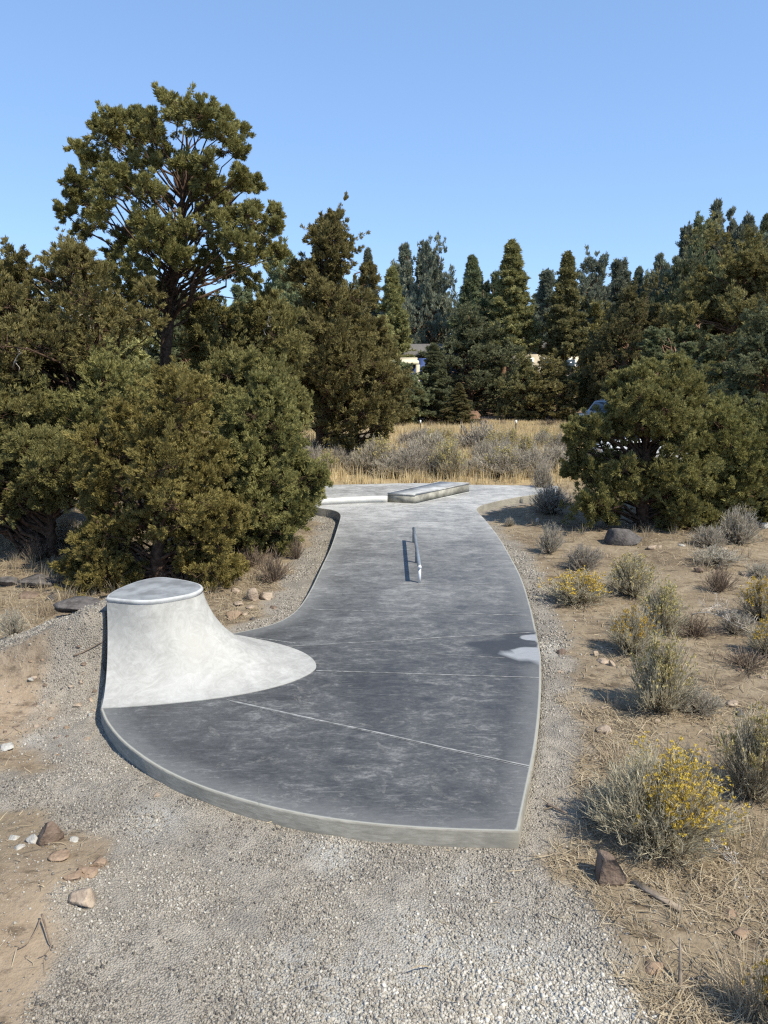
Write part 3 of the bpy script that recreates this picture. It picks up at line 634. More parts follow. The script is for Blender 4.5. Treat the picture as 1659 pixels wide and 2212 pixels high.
hero('green juniper with a ragged right side leaning over the path', [(500, 880), (540, 850), (575, 842), (620, 880), (650, 950), (662, 1000), (698, 1036), (712, 1064), (680, 1085), (668, 1130), (645, 1175), (590, 1205), (500, 1210), (470, 1080), (470, 960)], 14.2, .42, 150, 34, 'green',
     [(560, 1200), (562, 1120), (565, 1000), (570, 890)], [.11, .10, .07, .03], sub=17, tufts=13, nb=18, size=.061, width=.0148, lr=.03, bare=25, dead=2, depth=.9)
hero('low spreading juniper with several thin stems at the left edge', [(-160, 980), (-60, 950), (0, 960), (60, 940), (130, 928), (190, 950), (232, 1010), (215, 1075), (160, 1110), (110, 1090), (60, 1095), (10, 1120), (-60, 1120), (-160, 1130)], 13.6, .40, 120, 35, 'green',
     [(112, 1185), (110, 1130), (112, 1060), (116, 990)], [.10, .08, .06, .03], sub=17, tufts=13, nb=18, size=.060, width=.0145, lr=.032, bare=30, depth=.9)
hero('dark olive juniper filling the space between the leaning trunk and the yellow-brown juniper', [(120, 830), (160, 790), (215, 770), (262, 790), (300, 820), (300, 900), (270, 960), (230, 1010), (190, 1030), (140, 1000), (110, 930)], 15.4, .45, 70, 41, 'dark',
     [(205, 1120), (206, 1030), (205, 930), (210, 850)], [.12, .10, .07, .03], sub=16, tufts=13, nb=17, size=.075, width=.018, lr=.035, bare=40, gap=.36)
hero('deep green juniper in the shade between the yellow-brown and ragged green junipers', [(425, 850), (450, 790), (500, 760), (560, 770), (620, 800), (650, 850), (655, 930), (620, 970), (540, 980), (460, 960)], 17.0, .48, 80, 42, 'olive',
     [(540, 1100), (540, 1000), (542, 900), (545, 820)], [.13, .11, .08, .03], sub=16, tufts=13, nb=17, size=.075, width=.018, lr=.035, bare=40, gap=.36)
hero('shaggy olive juniper behind the low spreading one at the left edge', [(-200, 840), (-100, 800), (0, 790), (60, 810), (110, 850), (140, 910), (120, 960), (40, 985), (-100, 990), (-200, 980)], 15.2, .48, 80, 43, 'olive',
     [(20, 1120), (22, 1030), (20, 930), (25, 850)], [.13, .11, .08, .03], sub=16, tufts=13, nb=17, size=.075, width=.018, lr=.035, bare=40, gap=.36)
hero('small young juniper shoot at the left foot of the yellow-brown one', [(140, 1250), (165, 1190), (200, 1160), (240, 1180), (270, 1230), (262, 1280), (200, 1300), (150, 1285)], 11.9, .28, 40, 44, 'brown',
     [(205, 1292), (205, 1250), (207, 1200)], [.04, .03, .01], sub=15, tufts=12, nb=17, size=.052, width=.0125, lr=.015, bare=10)
hero('ragged two-tier brown juniper with a narrow top and dark trunk by the golden field', [(705, 470), (722, 460), (745, 470), (752, 500), (765, 525), (762, 560), (748, 590), (775, 585), (800, 575), (825, 590), (812, 620), (800, 660), (830, 700), (852, 760), (868, 850), (850, 930), (815, 960), (790, 950), (770, 1000), (745, 1000), (730, 960),
      (690, 955), (655, 960), (640, 900), (620, 830), (620, 740), (640, 690), (655, 630), (625, 600), (632, 565), (660, 575), (682, 545), (676, 515), (690, 495)], 25.7, .60, 120, 36, 'dark',
     [(697, 1012), (700, 930), (702, 800), (702, 680), (706, 560), (720, 480)], [.20, .19, .15, .11, .07, .03], sub=16, tufts=13, nb=17, size=.102, width=.026, lr=.05, bare=40, dead=1, rag=.6, gap=.25)
hero('dark green juniper standing over a shaded hollow right of the path', [(1370, 800), (1398, 776), (1430, 785), (1450, 770), (1482, 782), (1505, 830), (1512, 890), (1530, 960), (1555, 1050), (1560, 1120), (1545, 1165), (1480, 1172), (1425, 1165), (1408, 1110), (1395, 1060), (1360, 1095), (1330, 1125), (1262, 1128), (1222, 1085), (1198, 1030), (1228, 1000), (1222, 960), (1238, 915), (1282, 905), (1318, 870), (1312, 825), (1340, 800)], 16.0, .42, 130, 37, 'olive',
     [(1385, 1150), (1386, 1080), (1392, 980), (1405, 880), (1420, 800)], [.15, .13, .10, .06, .03], sub=17, tufts=13, nb=18, size=.067, width=.0163, lr=.035, bare=45, depth=.9, rag=.9, gap=.22, holes=[(1318, 968, 40, 14), (1395, 985, 34, 12), (1385, 1095, 40, 22), (1270, 985, 26, 8), (1470, 1000, 14, 8)])
hero('broad juniper with rusty dead sprigs at the right edge', [(1490, 1010), (1505, 930), (1540, 880), (1590, 868), (1620, 890), (1650, 880), (1700, 880), (1760, 930), (1800, 1010), (1790, 1120), (1700, 1150), (1600, 1150), (1520, 1140), (1490, 1080)], 17.2, .42, 150, 38, 'olive',
     [(1650, 1140), (1648, 1080), (1645, 1000), (1640, 920)], [.13, .11, .08, .03], sub=17, tufts=13, nb=18, size=.072, width=.0172, lr=.035, bare=25, dead=0, depth=.9, rag=.6, gap=.12)

# ------------------------------------------------------------------ the wood behind: eight conifer kinds, then a copy for every tree
PH = {'spire': 8.0, 'lifted': 9.0, 'round': 5.4, 'ragged': 9.0, 'leaders': 6.6, 'round_fine': 5.4, 'leaders_fine': 6.6}
def conifer(kind, seed, Rm=2.0):
    fine = kind.endswith('_fine'); h = PH[kind]; kind = kind.replace('_fine', ''); rng = np.random.default_rng(seed); C, Rc = [], []
    if kind in ('spire', 'lifted'):
        z = .5 if kind == 'spire' else 3.2
        while z < h - .25:                                          # whorls of single boughs of very unequal length
            t = z / h; L = Rm * (1 - t) ** 1.1; k = int(rng.integers(3, 6)) if t < .85 else 3
            for a in rng.random() * 6.28 + np.arange(k) * 6.28 / k + rng.normal(size=k) * .35:
                l_ = L * rng.uniform(.55, 1.22) + .05; rise = .10 + .45 * t
                for f_ in np.arange(.22, 1.0, .24 if l_ > 1 else .34):
                    rr = l_ * f_; C.append((rr * math.cos(a), rr * math.sin(a), z + rise * rr + .06 * rng.normal())); Rc.append((.30 - .15 * f_) * (.35 + .75 * (1 - t) ** .7) * rng.uniform(.75, 1.3))
            z += rng.uniform(.18, .32) * (.6 + .6 * (1 - t))
        for k in range(5): C.append((.02 * rng.normal(), .02 * rng.normal(), h - .05 - .13 * k)); Rc.append(.035 + .022 * k)
    elif kind == 'round':
        tops = [(rng.normal() * .7, rng.normal() * .6, h * rng.uniform(.80, .98)) for _ in range(4)] + [(0, 0, h - .3)]
        for z in np.arange(.5, h * .96, .36):
            t = z / h; rad = Rm * min(1, (1 - t) * 2.3 + .12) * min(1, .55 + t * 2); k = int(4 + rad * 3)
            for a in rng.random() * 6.28 + np.arange(k) * 6.28 / k:
                rr = rad * math.sqrt(rng.uniform(.15, 1.0)); C.append((rr * math.cos(a), rr * math.sin(a), z + .55 * rng.normal())); Rc.append(rng.uniform(.24, .50))
        for x, y, z in tops:
            for k in range(4): C.append((x + .08 * rng.normal(), y + .08 * rng.normal(), z - .28 * k)); Rc.append(.10 + .08 * k)
    elif kind == 'ragged':
        for z in np.arange(1.8, h, .55):
            t = z / h; rad = Rm * (1.05 - t) ** .7 * rng.uniform(.55, 1.15); k = int(rng.integers(3, 6))
            for a in rng.random() * 6.28 + np.arange(k) * 6.28 / k + rng.normal(size=k) * .3:
                for f_ in (.45, .8, 1.05):
                    rr = rad * f_; C.append((rr * math.cos(a), rr * math.sin(a), z + .16 * f_ + .1 * rng.normal())); Rc.append((.40 - .12 * f_) * rng.uniform(.7, 1.2))
        for k in range(3): C.append((0, 0, h - .1 - .25 * k)); Rc.append(.13 + .05 * k)
    else:                              # several leaders
        n = 5
        for q in range(n):
            a = q * 6.28 / n + rng.normal() * .3; x0, y0 = .55 * Rm * math.cos(a) * rng.uniform(.5, 1.1), .55 * Rm * math.sin(a) * rng.uniform(.5, 1.1); hh = h * rng.uniform(.72, 1.0)
            for z in np.arange(.8, hh, .42):
                t = z / hh; rad = .62 * Rm * (1 - t) ** .75
                for k in range(3):
                    b_ = rng.random() * 6.28; rr = rad * rng.uniform(.3, 1); C.append((x0 + rr * math.cos(b_), y0 + rr * math.sin(b_), z + .2 * rng.normal())); Rc.append(.18 + .28 * (1 - t))
            C.append((x0, y0, hh)); Rc.append(.12)
    C, Rc = np.array(C), np.array(Rc)
    e = empty('conifer_tree', (0, 0, 0))
    V, F, ti, S = crown(rng, C, Rc, 14, 11, 15, .085, .024, 1.0, .65) if fine else crown(rng, C, Rc, 7 if kind in ('spire', 'lifted') else 10, 6, 9 if kind in ('spire', 'lifted') else 10, .15, .046, 1.0, .55)
    mesh_np('crown', V, F, MAT['far_olive'], e, {'tint': ti})
    w = wood(rng, np.array([[0, 0, -.15], [.05, .03, h * .35], [0, .02, h * .7], [0, 0, h * {'spire': .96, 'lifted': .96, 'round': .80, 'ragged': .95, 'leaders': .62}[kind]]]), [.22, .17, .10, .02], C, Rc, S, 14 if fine else 7 if kind in ('spire', 'lifted') else 10, .03, .05, twigs=False, bare=12)
    w.build('trunk', MAT['pinebark'], e, smooth=True)
    return e
PROTO = {k: [conifer(k, 50 + 7 * i + j) for j in range(2)] for i, k in enumerate(('spire', 'round', 'ragged', 'leaders', 'lifted', 'round_fine', 'leaders_fine'))}
PUSED = {}
def bgtree(label, x, ytop, Y, hw, kind, mat, rot=0.0, group='trees of the wood behind the field', var=0):
    p = PROTO[kind][var]
    e = p if not PUSED.get((kind, var)) else copy_tree(p); PUSED[(kind, var)] = 1
    X0 = at(x, CY, Y)[0]; z0 = float(gz(X0, Y)[0]); hgt = at(x, ytop, Y)[2] - z0
    s = 1.32 * hw / FPX * Y / (2.0 if not kind.startswith('leaders') else 1.9)
    e.location = (X0, Y, z0 - .05); e.scale = (s, s, hgt / PH[kind]); e.rotation_euler = (0, 0, rot)
    tag(e, label, 'tree', group)
    for ch in e.children:
        if ch.name.startswith('crown'):
            ch.material_slots[0].link = 'OBJECT'; ch.material_slots[0].material = MAT[mat]
    return e
BG = [  # label, x, top y, distance, half width px, kind, material, variant
 ('thin blue-green tree tip showing right behind the ragged two-tier juniper', 797, 540, 62, 44, 'spire', 'far_blue', 1),
 ('dark tree in the gap between the tangled juniper and the ragged two-tier juniper', 628, 585, 44, 62, 'round', 'far_green', 0),
 ('dense green cone tree in front of the grey twin-topped tree', 846, 580, 50, 62, 'spire', 'far_olive', 0),
 ('tall grey-blue twin-topped tree above the green cone tree', 884, 530, 60, 56, 'leaders', 'far_blue', 0),
 ('rounded grey-green tree with an airy top right of the twin-topped tree', 930, 578, 56, 52, 'round', 'far_blue', 1),
 ('dark green pointed tree in the middle of the skyline', 1008, 556, 52, 62, 'spire', 'far_green', 1),
 ('small dark tree filling the notch beside the tallest mid-skyline pine', 1042, 592, 58, 42, 'leaders', 'far_green', 1),
 ('tallest sharp-pointed olive tree of the mid skyline with a thick ruddy trunk', 1087, 521, 51, 80, 'lifted', 'far_olive', 0),
 ('slim blue-grey tree in the sky gap right of the tallest mid-skyline tree', 1160, 600, 66, 40, 'ragged', 'far_blue', 0),
 ('olive double-tipped cone tree in front of blue-grey trees', 1200, 546, 50, 66, 'lifted', 'far_olive', 1),
 ('bushy silver-blue tree between the double-tipped cone and the thin dark trees', 1246, 598, 57, 50, 'round', 'far_blue', 0),
 ('dark open tree with several thin upright tips on the skyline', 1288, 572, 62, 52, 'leaders', 'far_blue', 1),
 ('broad mid-green tree standing low before the skyline notch', 1332, 640, 43, 70, 'round_fine', 'far_olive', 1),
 ('short pointed tree at the bottom of the skyline notch', 1345, 580, 62, 42, 'spire', 'far_blue', 0),
 ('blue-green pointed tree at the foot of the rising right skyline', 1388, 552, 60, 46, 'leaders', 'far_blue', 0),
 ('thin layered pine standing alone against the sky on the right skyline', 1437, 516, 66, 34, 'ragged', 'far_blue', 1),
 ('dark green round tree right of the layered pine', 1432, 605, 46, 62, 'round', 'far_green', 0),
 ('steep dark double-pointed tree on the rising right skyline', 1484, 482, 56, 48, 'leaders', 'far_green', 1),
 ('tall blue-green tree with a forked top on the rising right skyline', 1524, 440, 57, 52, 'leaders', 'far_blue', 0),
 ('narrow dark tree next to the forked blue-green tree', 1592, 468, 52, 52, 'spire', 'far_green', 1),
 ('very tall tree cut by the right edge of the picture', 1662, 408, 46, 92, 'leaders_fine', 'far_blue', 1),
 ('large brown-olive juniper standing before the tall trees at the right', 1566, 545, 35, 118, 'round_fine', 'far_brown', 1),
 ('olive tree with a ragged slope of branches below the layered pine', 1488, 625, 38, 86, 'leaders_fine', 'far_olive', 0),
 ('grey-green juniper with drooping boughs at the right edge behind the broad juniper', 1632, 690, 27, 110, 'round_fine', 'far_green', 0),
 ('brown pointed tree right of the cream house wall', 1272, 676, 56, 58, 'round', 'far_brown', 0),
 ('dark leafy tree hiding the house between the two bare trunks', 1010, 700, 49, 72, 'round', 'far_green', 1),
 ('dark green low cone tree right of the patio cover', 932, 742, 43, 50, 'spire', 'far_green', 0),
 ('small young cone tree by the stump at the field edge', 986, 826, 41.5, 34, 'spire', 'far_olive', 1),
 ('brown-green bushy tree left of the car, touching the ground', 1180, 792, 44.5, 52, 'round', 'far_brown', 1),
 ('olive bushy tree just behind the parked car', 1330, 745, 46, 74, 'round', 'far_olive', 0),
    ('low dark bush tree at the left corner of the cream house', 1122, 784, 45, 40, 'round', 'far_olive', 1),
    ('low dark bush tree below the patio cover', 868, 796, 42.5, 44, 'round', 'far_green', 0),
 ('shaded tree rising over the dark green juniper right of the path', 1440, 690, 33, 100, 'leaders_fine', 'far_green', 1),
 ('low olive tree beside the ragged two-tier juniper, before the roof', 800, 690, 46, 66, 'leaders', 'far_olive', 1),
 ('bushy green tree behind the ragged two-tier juniper at the field edge', 832, 800, 41, 50, 'round', 'far_olive', 1),
 ('dark tree behind the wide olive juniper at the far left', 20, 620, 34, 120, 'round_fine', 'far_green', 1),
 ('green tree glimpsed through the tall juniper beside its trunk', 430, 690, 38, 110, 'leaders_fine', 'far_green', 0),
 ('olive tree glimpsed through the gap left of the tall trunk', 260, 700, 36, 90, 'round', 'far_olive', 0),
 ('low dark tree behind the tangled juniper', 560, 720, 36, 90, 'round', 'far_green', 1),
 ('shady low tree left of the ruddy trunk', 1060, 780, 56, 50, 'leaders', 'far_green', 0),
 ('dim tree in the shade above the white car', 1545, 760, 36, 90, 'leaders', 'far_green', 0),
]
brng = np.random.default_rng(4)
for i, (lab, x, yt, Y, hw, kind, mat, var) in enumerate(BG): bgtree(lab, x, yt, Y, hw, kind, mat, float(brng.random() * 6.28), var=var)
# the far backdrop row, nothing tells these apart
for i in range(26):
    x = -120 + i * 74 + brng.uniform(-25, 25); yt = 640 + brng.uniform(-30, 60) if x < 1350 else 560 - (x - 1350) * .35 + brng.uniform(-20, 50)
    k_ = ('spire', 'round', 'leaders', 'ragged')[int(brng.integers(0, 4))]
    bgtree('distant blue-green conifer filling the back of the wood', x, yt, brng.uniform(76, 96), brng.uniform(46, 62), k_, ('far_blue', 'far_green')[int(brng.integers(0, 2))], float(brng.random() * 6.28), 'distant conifers at the back', int(brng.integers(0, 2)))
# two bare ruddy trunks and a stump at the edge of the wood
def bare_trunk(label, x, yb, yt, w0, w1, lean=0):
    b_ = gpt(x, yb); Y = b_[1]; e = empty('bare_pine_trunk', b_); tag(e, label, 'tree trunk')
    T = np.array([[0, 0, -.1], [lean * .3, .02, (at(x, (yb + yt) / 2, Y)[2] - b_[2])], [lean, 0, at(x, yt, Y)[2] - b_[2]]]); g = Geo()
    P = spline(T, 12); P[1:-1] += np.random.default_rng(int(x)).normal(size=(10, 3)) * .02
    g.tube(P, np.linspace(w0, w1, 12), 9); g.build('trunk', MAT['pinebark'], e, smooth=True)
    rr = np.random.default_rng(int(x) + 1)
    for k in range(7):
        a = P[int(rr.integers(4, 11))]; d = nrm(np.array([rr.normal(), rr.normal(), .1])); g = Geo(); g.tube(np.array([a, a + d * .4, a + d * .8 + [0, 0, -.12]]), [.03, .02, .006], 4); g.build('branch_stub', MAT['bark'], e)

bare_trunk('thick bare ruddy pine trunk standing at the wood edge', 1084, 893, 700, .27, .17)
bare_trunk('slim pale bare trunk left of the thick ruddy one', 1045, 885, 740, .15, .11)
def stump(label, x, y, s):
    b_ = gpt(x, y); e = empty('tree_stump', b_); tag(e, label, 'stump'); rr = np.random.default_rng(2); g = Geo()
    a = np.arange(14) * 6.28 / 14
    rings = [np.c_[np.cos(a) * s * q * (1 + .2 * rr.normal(size=14)), np.sin(a) * s * q * (1 + .2 * rr.normal(size=14)), np.full(14, z) + (.25 * rr.random(14) * s if z > .5 * s else 0)] for q, z in ((1.5, -.05), (1.05, .25 * s), (.85, .9 * s), (.75, 1.5 * s))]
    i = np.arange(14); j = (i + 1) % 14; g.add(np.concatenate(rings), [np.c_[i + k * 14, j + k * 14, j + k * 14 + 14, i + k * 14 + 14] for k in range(3)] + [np.array([list(range(42, 56))])])
    g.build('stump', MAT['pinebark'], e); g = Geo()
    for k in range(6):
        d = nrm(np.array([math.cos(k), math.sin(k) - .4, .0])); g.tube(np.array([d * s * .9 + [0, 0, .3 * s], d * s * 2 + [0, 0, .1 * s], d * s * 3.2]), [.12 * s, .08 * s, .03 * s], 5)
    g.build('roots', MAT['bark'], e)
stump('grey splintered stump at the edge of the wood beside the young cone tree', 1022, 910, .36)

# ------------------------------------------------------------------ shrubs
def shrub(kind, seed, h=.6, w=.75, n=420, flowers=0.0, pale=False, side=0.0):
    rng = np.random.default_rng(seed); e = empty({'sage': 'sagebrush', 'rabbit': 'rabbitbrush', 'dry': 'dry_bush'}[kind], (0, 0, 0))
    ax = rng.random(n) * 6.283; th = np.abs(rng.normal(size=n)) * .78 + .04; th = np.where(th > 1.42, 1.42 * rng.random(n), th)
    B0 = np.c_[np.cos(ax), np.sin(ax), np.zeros(n)] * (.10 * w * rng.random(n) ** .5)[:, None]
    dr = np.c_[np.cos(ax) * np.sin(th), np.sin(ax) * np.sin(th), np.cos(th)]
    lob = .8 + .35 * vnoise(ax * 1.3 + seed, th * 2)
    L = (1 / np.sqrt((np.sin(th) / (w * .62)) ** 2 + (np.cos(th) / h) ** 2)) * lob * rng.uniform(.45, 1.15, n)
    t = np.linspace(0, 1, 5)[None, :, None]; P = B0[:, None] + dr[:, None] * L[:, None, None] * t
    P[..., 2] += (.10 * h * np.sin(th)[:, None] * (t[..., 0] ** 2 - t[..., 0] * .6)); P += rng.normal(size=P.shape) * .012 * t
    P[..., 2] = np.maximum(P[..., 2], .005 + .02 * t[..., 0])
    g = Geo(); V, F = tubes(P, np.full((n, 1), .0060) * np.linspace(1.1, .55, 5)[None], 3)
    tint = np.repeat(np.repeat(.35 * rng.random(n), 5), 3); mainV, mainF = V, F
    # fine upright twigs from the outer half of every stem
    k = 7; i = np.repeat(np.arange(n), k); s = rng.uniform(.45, 1.0, n * k); q = s * 4; i0 = np.minimum(q.astype(int), 3); fr_ = (q - i0)[:, None]
    A = P[i, i0] * (1 - fr_) + P[i, i0 + 1] * fr_
    d2 = nrm(dr[i] * .8 + UP * .55 + rng.normal(size=(n * k, 3)) * .35); l2 = (h * rng.uniform(.10, .26, n * k))[:, None]
    sd = nrm(np.cross(d2, rng.normal(size=d2.shape))) * (.0036 if kind != 'sage' else .0050)
    tv = np.stack([A - sd, A + sd, A + d2 * l2 + sd * .5, A + d2 * l2 - sd * .5], 1).reshape(-1, 3); tf = np.arange(len(tv)).reshape(-1, 4)
    allV = np.r_[mainV, tv]; allF = [mainF, tf + len(mainV)]; allT = np.r_[tint, np.repeat(.35 + .65 * rng.random(n * k), 4)]
    if kind == 'sage' or kind == 'rabbit':                          # narrow leaves along the twigs
        kk = 2; ii = np.repeat(np.arange(n * k), kk); a2 = A[ii] + d2[ii] * l2[ii] * rng.random((n * k * kk, 1))
        LV, LF, LT = sprigs(rng, a2, d2[ii], .3 + .6 * rng.random(len(a2)), 1, .05 * h / .6, .008 if kind == 'sage' else .006, .7)
        allF += [LF + len(allV)]; allV = np.r_[allV, LV]; allT = np.r_[allT, LT]
    mesh_np('stems', allV, allF, MAT['sage' if kind == 'sage' else 'rabbit' if kind == 'rabbit' else 'twig'], e, {'tint': allT})
    if flowers > 0:
        tip = A + d2 * l2; ok = (tip[:, 2] > h * .52) & (rng.random(len(tip)) < 1.5 * flowers * sstep(.42, .60, vnoise(tip[:, 0] * 6 / w + seed, tip[:, 1] * 6 / w + 3) + side * tip[:, 0] / w))
        tp = tip[ok]; FV, FF, FT = sprigs(rng, tp, np.tile(UP, (len(tp), 1)), rng.random(len(tp)), 8, .030, .017, .9)
        mesh_np('flowers', FV, FF, MAT['palebloom' if pale else 'flower'], e, {'tint': FT})
    return e
SHP = {'sageA': shrub('sage', 1, .60, .80, 300), 'sageB': shrub('sage', 2, .62, .70, 260), 'rabA': shrub('rabbit', 3, .62, .85, 380, .45), 'rabB': shrub('rabbit', 4, .66, .75, 360, .55, True),
       'rabC': shrub('rabbit', 5, .60, .90, 380, .30, False, .5), 'dryA': shrub('dry', 6, .55, .8, 130)}
SUSED = {}
def put(kind, label, x, yb, wpx, hpx, rot=0.0, group='shrubs on the dirt right of the path', cat='shrub'):
    b_ = gpt(x, yb); p = SHP[kind]; e = p if kind not in SUSED else copy_tree(p); SUSED[kind] = 1
    # yb is the near foot of the shrub: its centre stands half a width further back
    s = np.linalg.norm(gp(x + 50, yb, b_[2]) - gp(x - 50, yb, b_[2])) / 100; wid = wpx * s
    b_ = b_ + np.array([b_[0] / b_[1], 1, 0]) * wid * .22; b_[2] = float(gz(b_[0], b_[1])[0])
    dp = math.atan2(HC, b_[1]); hh = max(.12, (hpx * s - wid * .40 * math.sin(dp)) / math.cos(dp))
    e.location = tuple(b_); e.rotation_euler = (0, 0, rot); e.scale = (wid / .98, wid / .98, hh / .62 * .95)
    tag(e, label, cat, group); return e
RS = [('sageB', 'pale tipped sagebrush tuft nearest the juniper shadow right of the path', 1187, 1198, 66, 64),
      ('sageA', 'grey fanned sagebrush just below the pale tipped tuft', 1257, 1234, 84, 60),
      ('rabA', 'wide low rabbitbrush with yellow tops closest to the path curve', 1246, 1310, 138, 76),
      ('rabB', 'rounded grey rabbitbrush behind the wide low yellow one', 1365, 1292, 122, 86),
      ('rabC', 'upright rabbitbrush with bright yellow right side and dark foot', 1362, 1418, 104, 104),
      ('rabB', 'tall grey rabbitbrush with pale yellow crest behind the upright yellow one', 1428, 1376, 108, 106),
      ('rabB', 'large pale yellow tipped rabbitbrush with splayed grey stems mid right', 1420, 1548, 150, 156),
      ('sageA', 'low grey spray of stems leaning right out of the large pale rabbitbrush', 1508, 1548, 92, 62),
      ('dryA', 'thin grey bare-stemmed bush standing by the small dark rock', 1552, 1282, 76, 72),
      ('sageA', 'flattened pale sagebrush below the broad juniper', 1546, 1224, 116, 44),
      ('rabA', 'dark rabbitbrush with yellow top at the upper right edge', 1645, 1346, 100, 92),
      ('rabC', 'bright yellow rabbitbrush at the right edge below the dark one', 1658, 1424, 96, 88),
      ('dryA', 'dark dry bush in shade at the right edge', 1612, 1452, 138, 62),
      ('rabB', 'tall rabbitbrush with yellow crest and blue-grey stems at the right edge', 1622, 1742, 168, 176),
      ('sageB', 'small upright tuft of pale stems behind the biggest rabbitbrush', 1478, 1676, 44, 62),
      ('sageB', 'grey shrub beside the foot of the broad juniper', 1590, 1178, 100, 84),
      ('sageA', 'grey shrub fringe left of the tall grey shrub under the broad juniper', 1528, 1184, 84, 50),
      ('dryA', 'tangled bare grey bush beside the pale dead branch', 1500, 1380, 110, 66),
      ('sageB', 'pale feathery sagebrush at the corner of the path by the dark green juniper', 1172, 1066, 52, 66),
      ('sageA', 'blue-grey sagebrush at the path corner in front of the feathery one', 1190, 1112, 96, 66),
      ('sageB', 'tiny grey tuft alone on the dirt beside the path bend', 1100, 1138, 26, 20),
      ('sageA', 'small straw coloured bush above the dark dry bush', 1585, 1372, 70, 54),
      ('rabA', 'rabbitbrush corner poking in at the bottom right', 1672, 2240, 120, 150),
      ('sageA', 'small pale sagebrush beside the boulder row under the broad juniper', 1640, 1250, 60, 36)]
for i, (k, lab, x, y, w_, h_) in enumerate(RS): put(k, lab, x, y, w_, h_, float(brng.random() * 6.28) if k != 'rabC' else float(brng.uniform(-.4, .4)))
BR = shrub('rabbit', 77, .95, 1.15, 1300, .42, False, .95)
b_ = gpt(1418, 1812); BR.location = tuple(b_); BR.scale = (.70, .70, .62); tag(BR, 'biggest rabbitbrush with orange-yellow flowers on its right and splayed grey stems', 'shrub', 'shrubs on the dirt right of the path')
# left side
for k, lab, x, y, w_, h_ in [('dryA', 'small dry bush in the juniper shade at the left edge', 78, 1216, 62, 66), ('sageA', 'dry grey brush under the low spreading juniper', 150, 1180, 90, 60), ('dryA', 'bare brown brush at the foot of the green juniper', 590, 1262, 90, 80),
                             ('sageB', 'pale straw bush at the left edge behind the dirt mound', 30, 1372, 70, 60), ('dryA', 'thin bare bush beside the path under the green juniper', 640, 1210, 44, 60), ('dryA', 'low tangle of dry stems at the foot of the brown juniper', 400, 1262, 110, 60),
                             ('dryA', 'dry brush right of the tangle below the green juniper', 540, 1230, 110, 60)]:
    put(k, lab, x, y, w_, h_, float(brng.random() * 6.28), 'dry bushes under the left junipers')
# the field: individual clumps
frng = np.random.default_rng(12); n_f = 0
FR = [('sageA', 1090, 1034, 150, 62, 'dark spreading sagebrush at the back edge of the raised platform'), ('rabB', 975, 1036, 76, 74, 'yellow topped rabbitbrush standing just behind the ledge'), ('sageB', 880, 1030, 130, 70, 'grey sagebrush behind the middle of the path end'),
      ('sageA', 930, 1000, 110, 66, 'dark sagebrush in the second row behind the path end'), ('sageA', 850, 1034, 90, 50, 'low grey sagebrush behind the left part of the platform'), ('sageB', 1035, 985, 130, 70, 'broad olive sagebrush in the middle of the field'), ('dryA', 1045, 924, 40, 26, 'round brown bush beside the middle fence post'),
      ('dryA', 1085, 926, 44, 24, 'round brown bush between the middle and right fence posts'), ('dryA', 930, 928, 34, 24, 'round brown bush beside the left fence post'), ('sageB', 670, 1000, 70, 60, 'grey bush left of the dark two-tier trunk'), ('sageB', 735, 1006, 60, 56, 'grey bush right of the dark two-tier trunk'),
      ('dryA', 1190, 925, 70, 24, 'low brown bush near the parked car')]
for k, x, y, w_, h_, lab in FR: put(k, lab, x, y, w_, h_, float(frng.random() * 6.28), 'shrubs in the field')
for q in range(58):
    x = frng.uniform(660, 1215); y = 1034 - 72 * frng.random() ** 1.25; y = max(y, 962 if x > 1050 else 968); s_ = (y - 860) / 170
    put(('sageA', 'sageB', 'rabB', 'sageA')[int(frng.integers(0, 4))], 'grey-green sagebrush clump scattered through the golden grass behind the path', x, y, frng.uniform(60, 105) * s_, frng.uniform(44, 72) * s_, float(frng.random() * 6.28), 'sagebrush scattered in the field')

# ------------------------------------------------------------------ rocks
def rockmat(name, a, b, sc=5):
    m, t, out = newmat(name); o = OBJ(t); n = NOISE(t, o, sc, 7, .65).outputs[0]; n2 = NOISE(t, o, sc * 6, 5).outputs[0]
    c = MIX(t, MR(t, n, .32, .68), a, b); c = MIX(t, M(t, 'MULTIPLY', MR(t, n2, .5, .7), .4), c, [min(1, x * 1.35) for x in b])
    PRIN(t, out, c, .95, .1, BUMP(t, n2, .6, .03)); return m
MAT['rk_dark'] = rockmat('dark_lava_rock', (.060, .054, .050), (.150, .135, .125)); MAT['rk_brown'] = rockmat('brown_rock', (.115, .082, .062), (.225, .165, .125))
MAT['rk_tan'] = rockmat('tan_rock', (.27, .205, .15), (.42, .335, .255)); MAT['rk_white'] = rockmat('white_rock', (.30, .28, .245), (.47, .445, .40)); MAT['rk_clod'] = rockmat('dirt_clod', (.22, .15, .10), (.34, .245, .17))
def icos(sub):
    import bmesh
    bm = bmesh.new(); bmesh.ops.create_icosphere(bm, subdivisions=sub, radius=1); V = np.array([v.co[:] for v in bm.verts]); F = np.array([[v.index for v in f.verts] for f in bm.faces]); bm.free(); return V, F
ICO = icos(3)
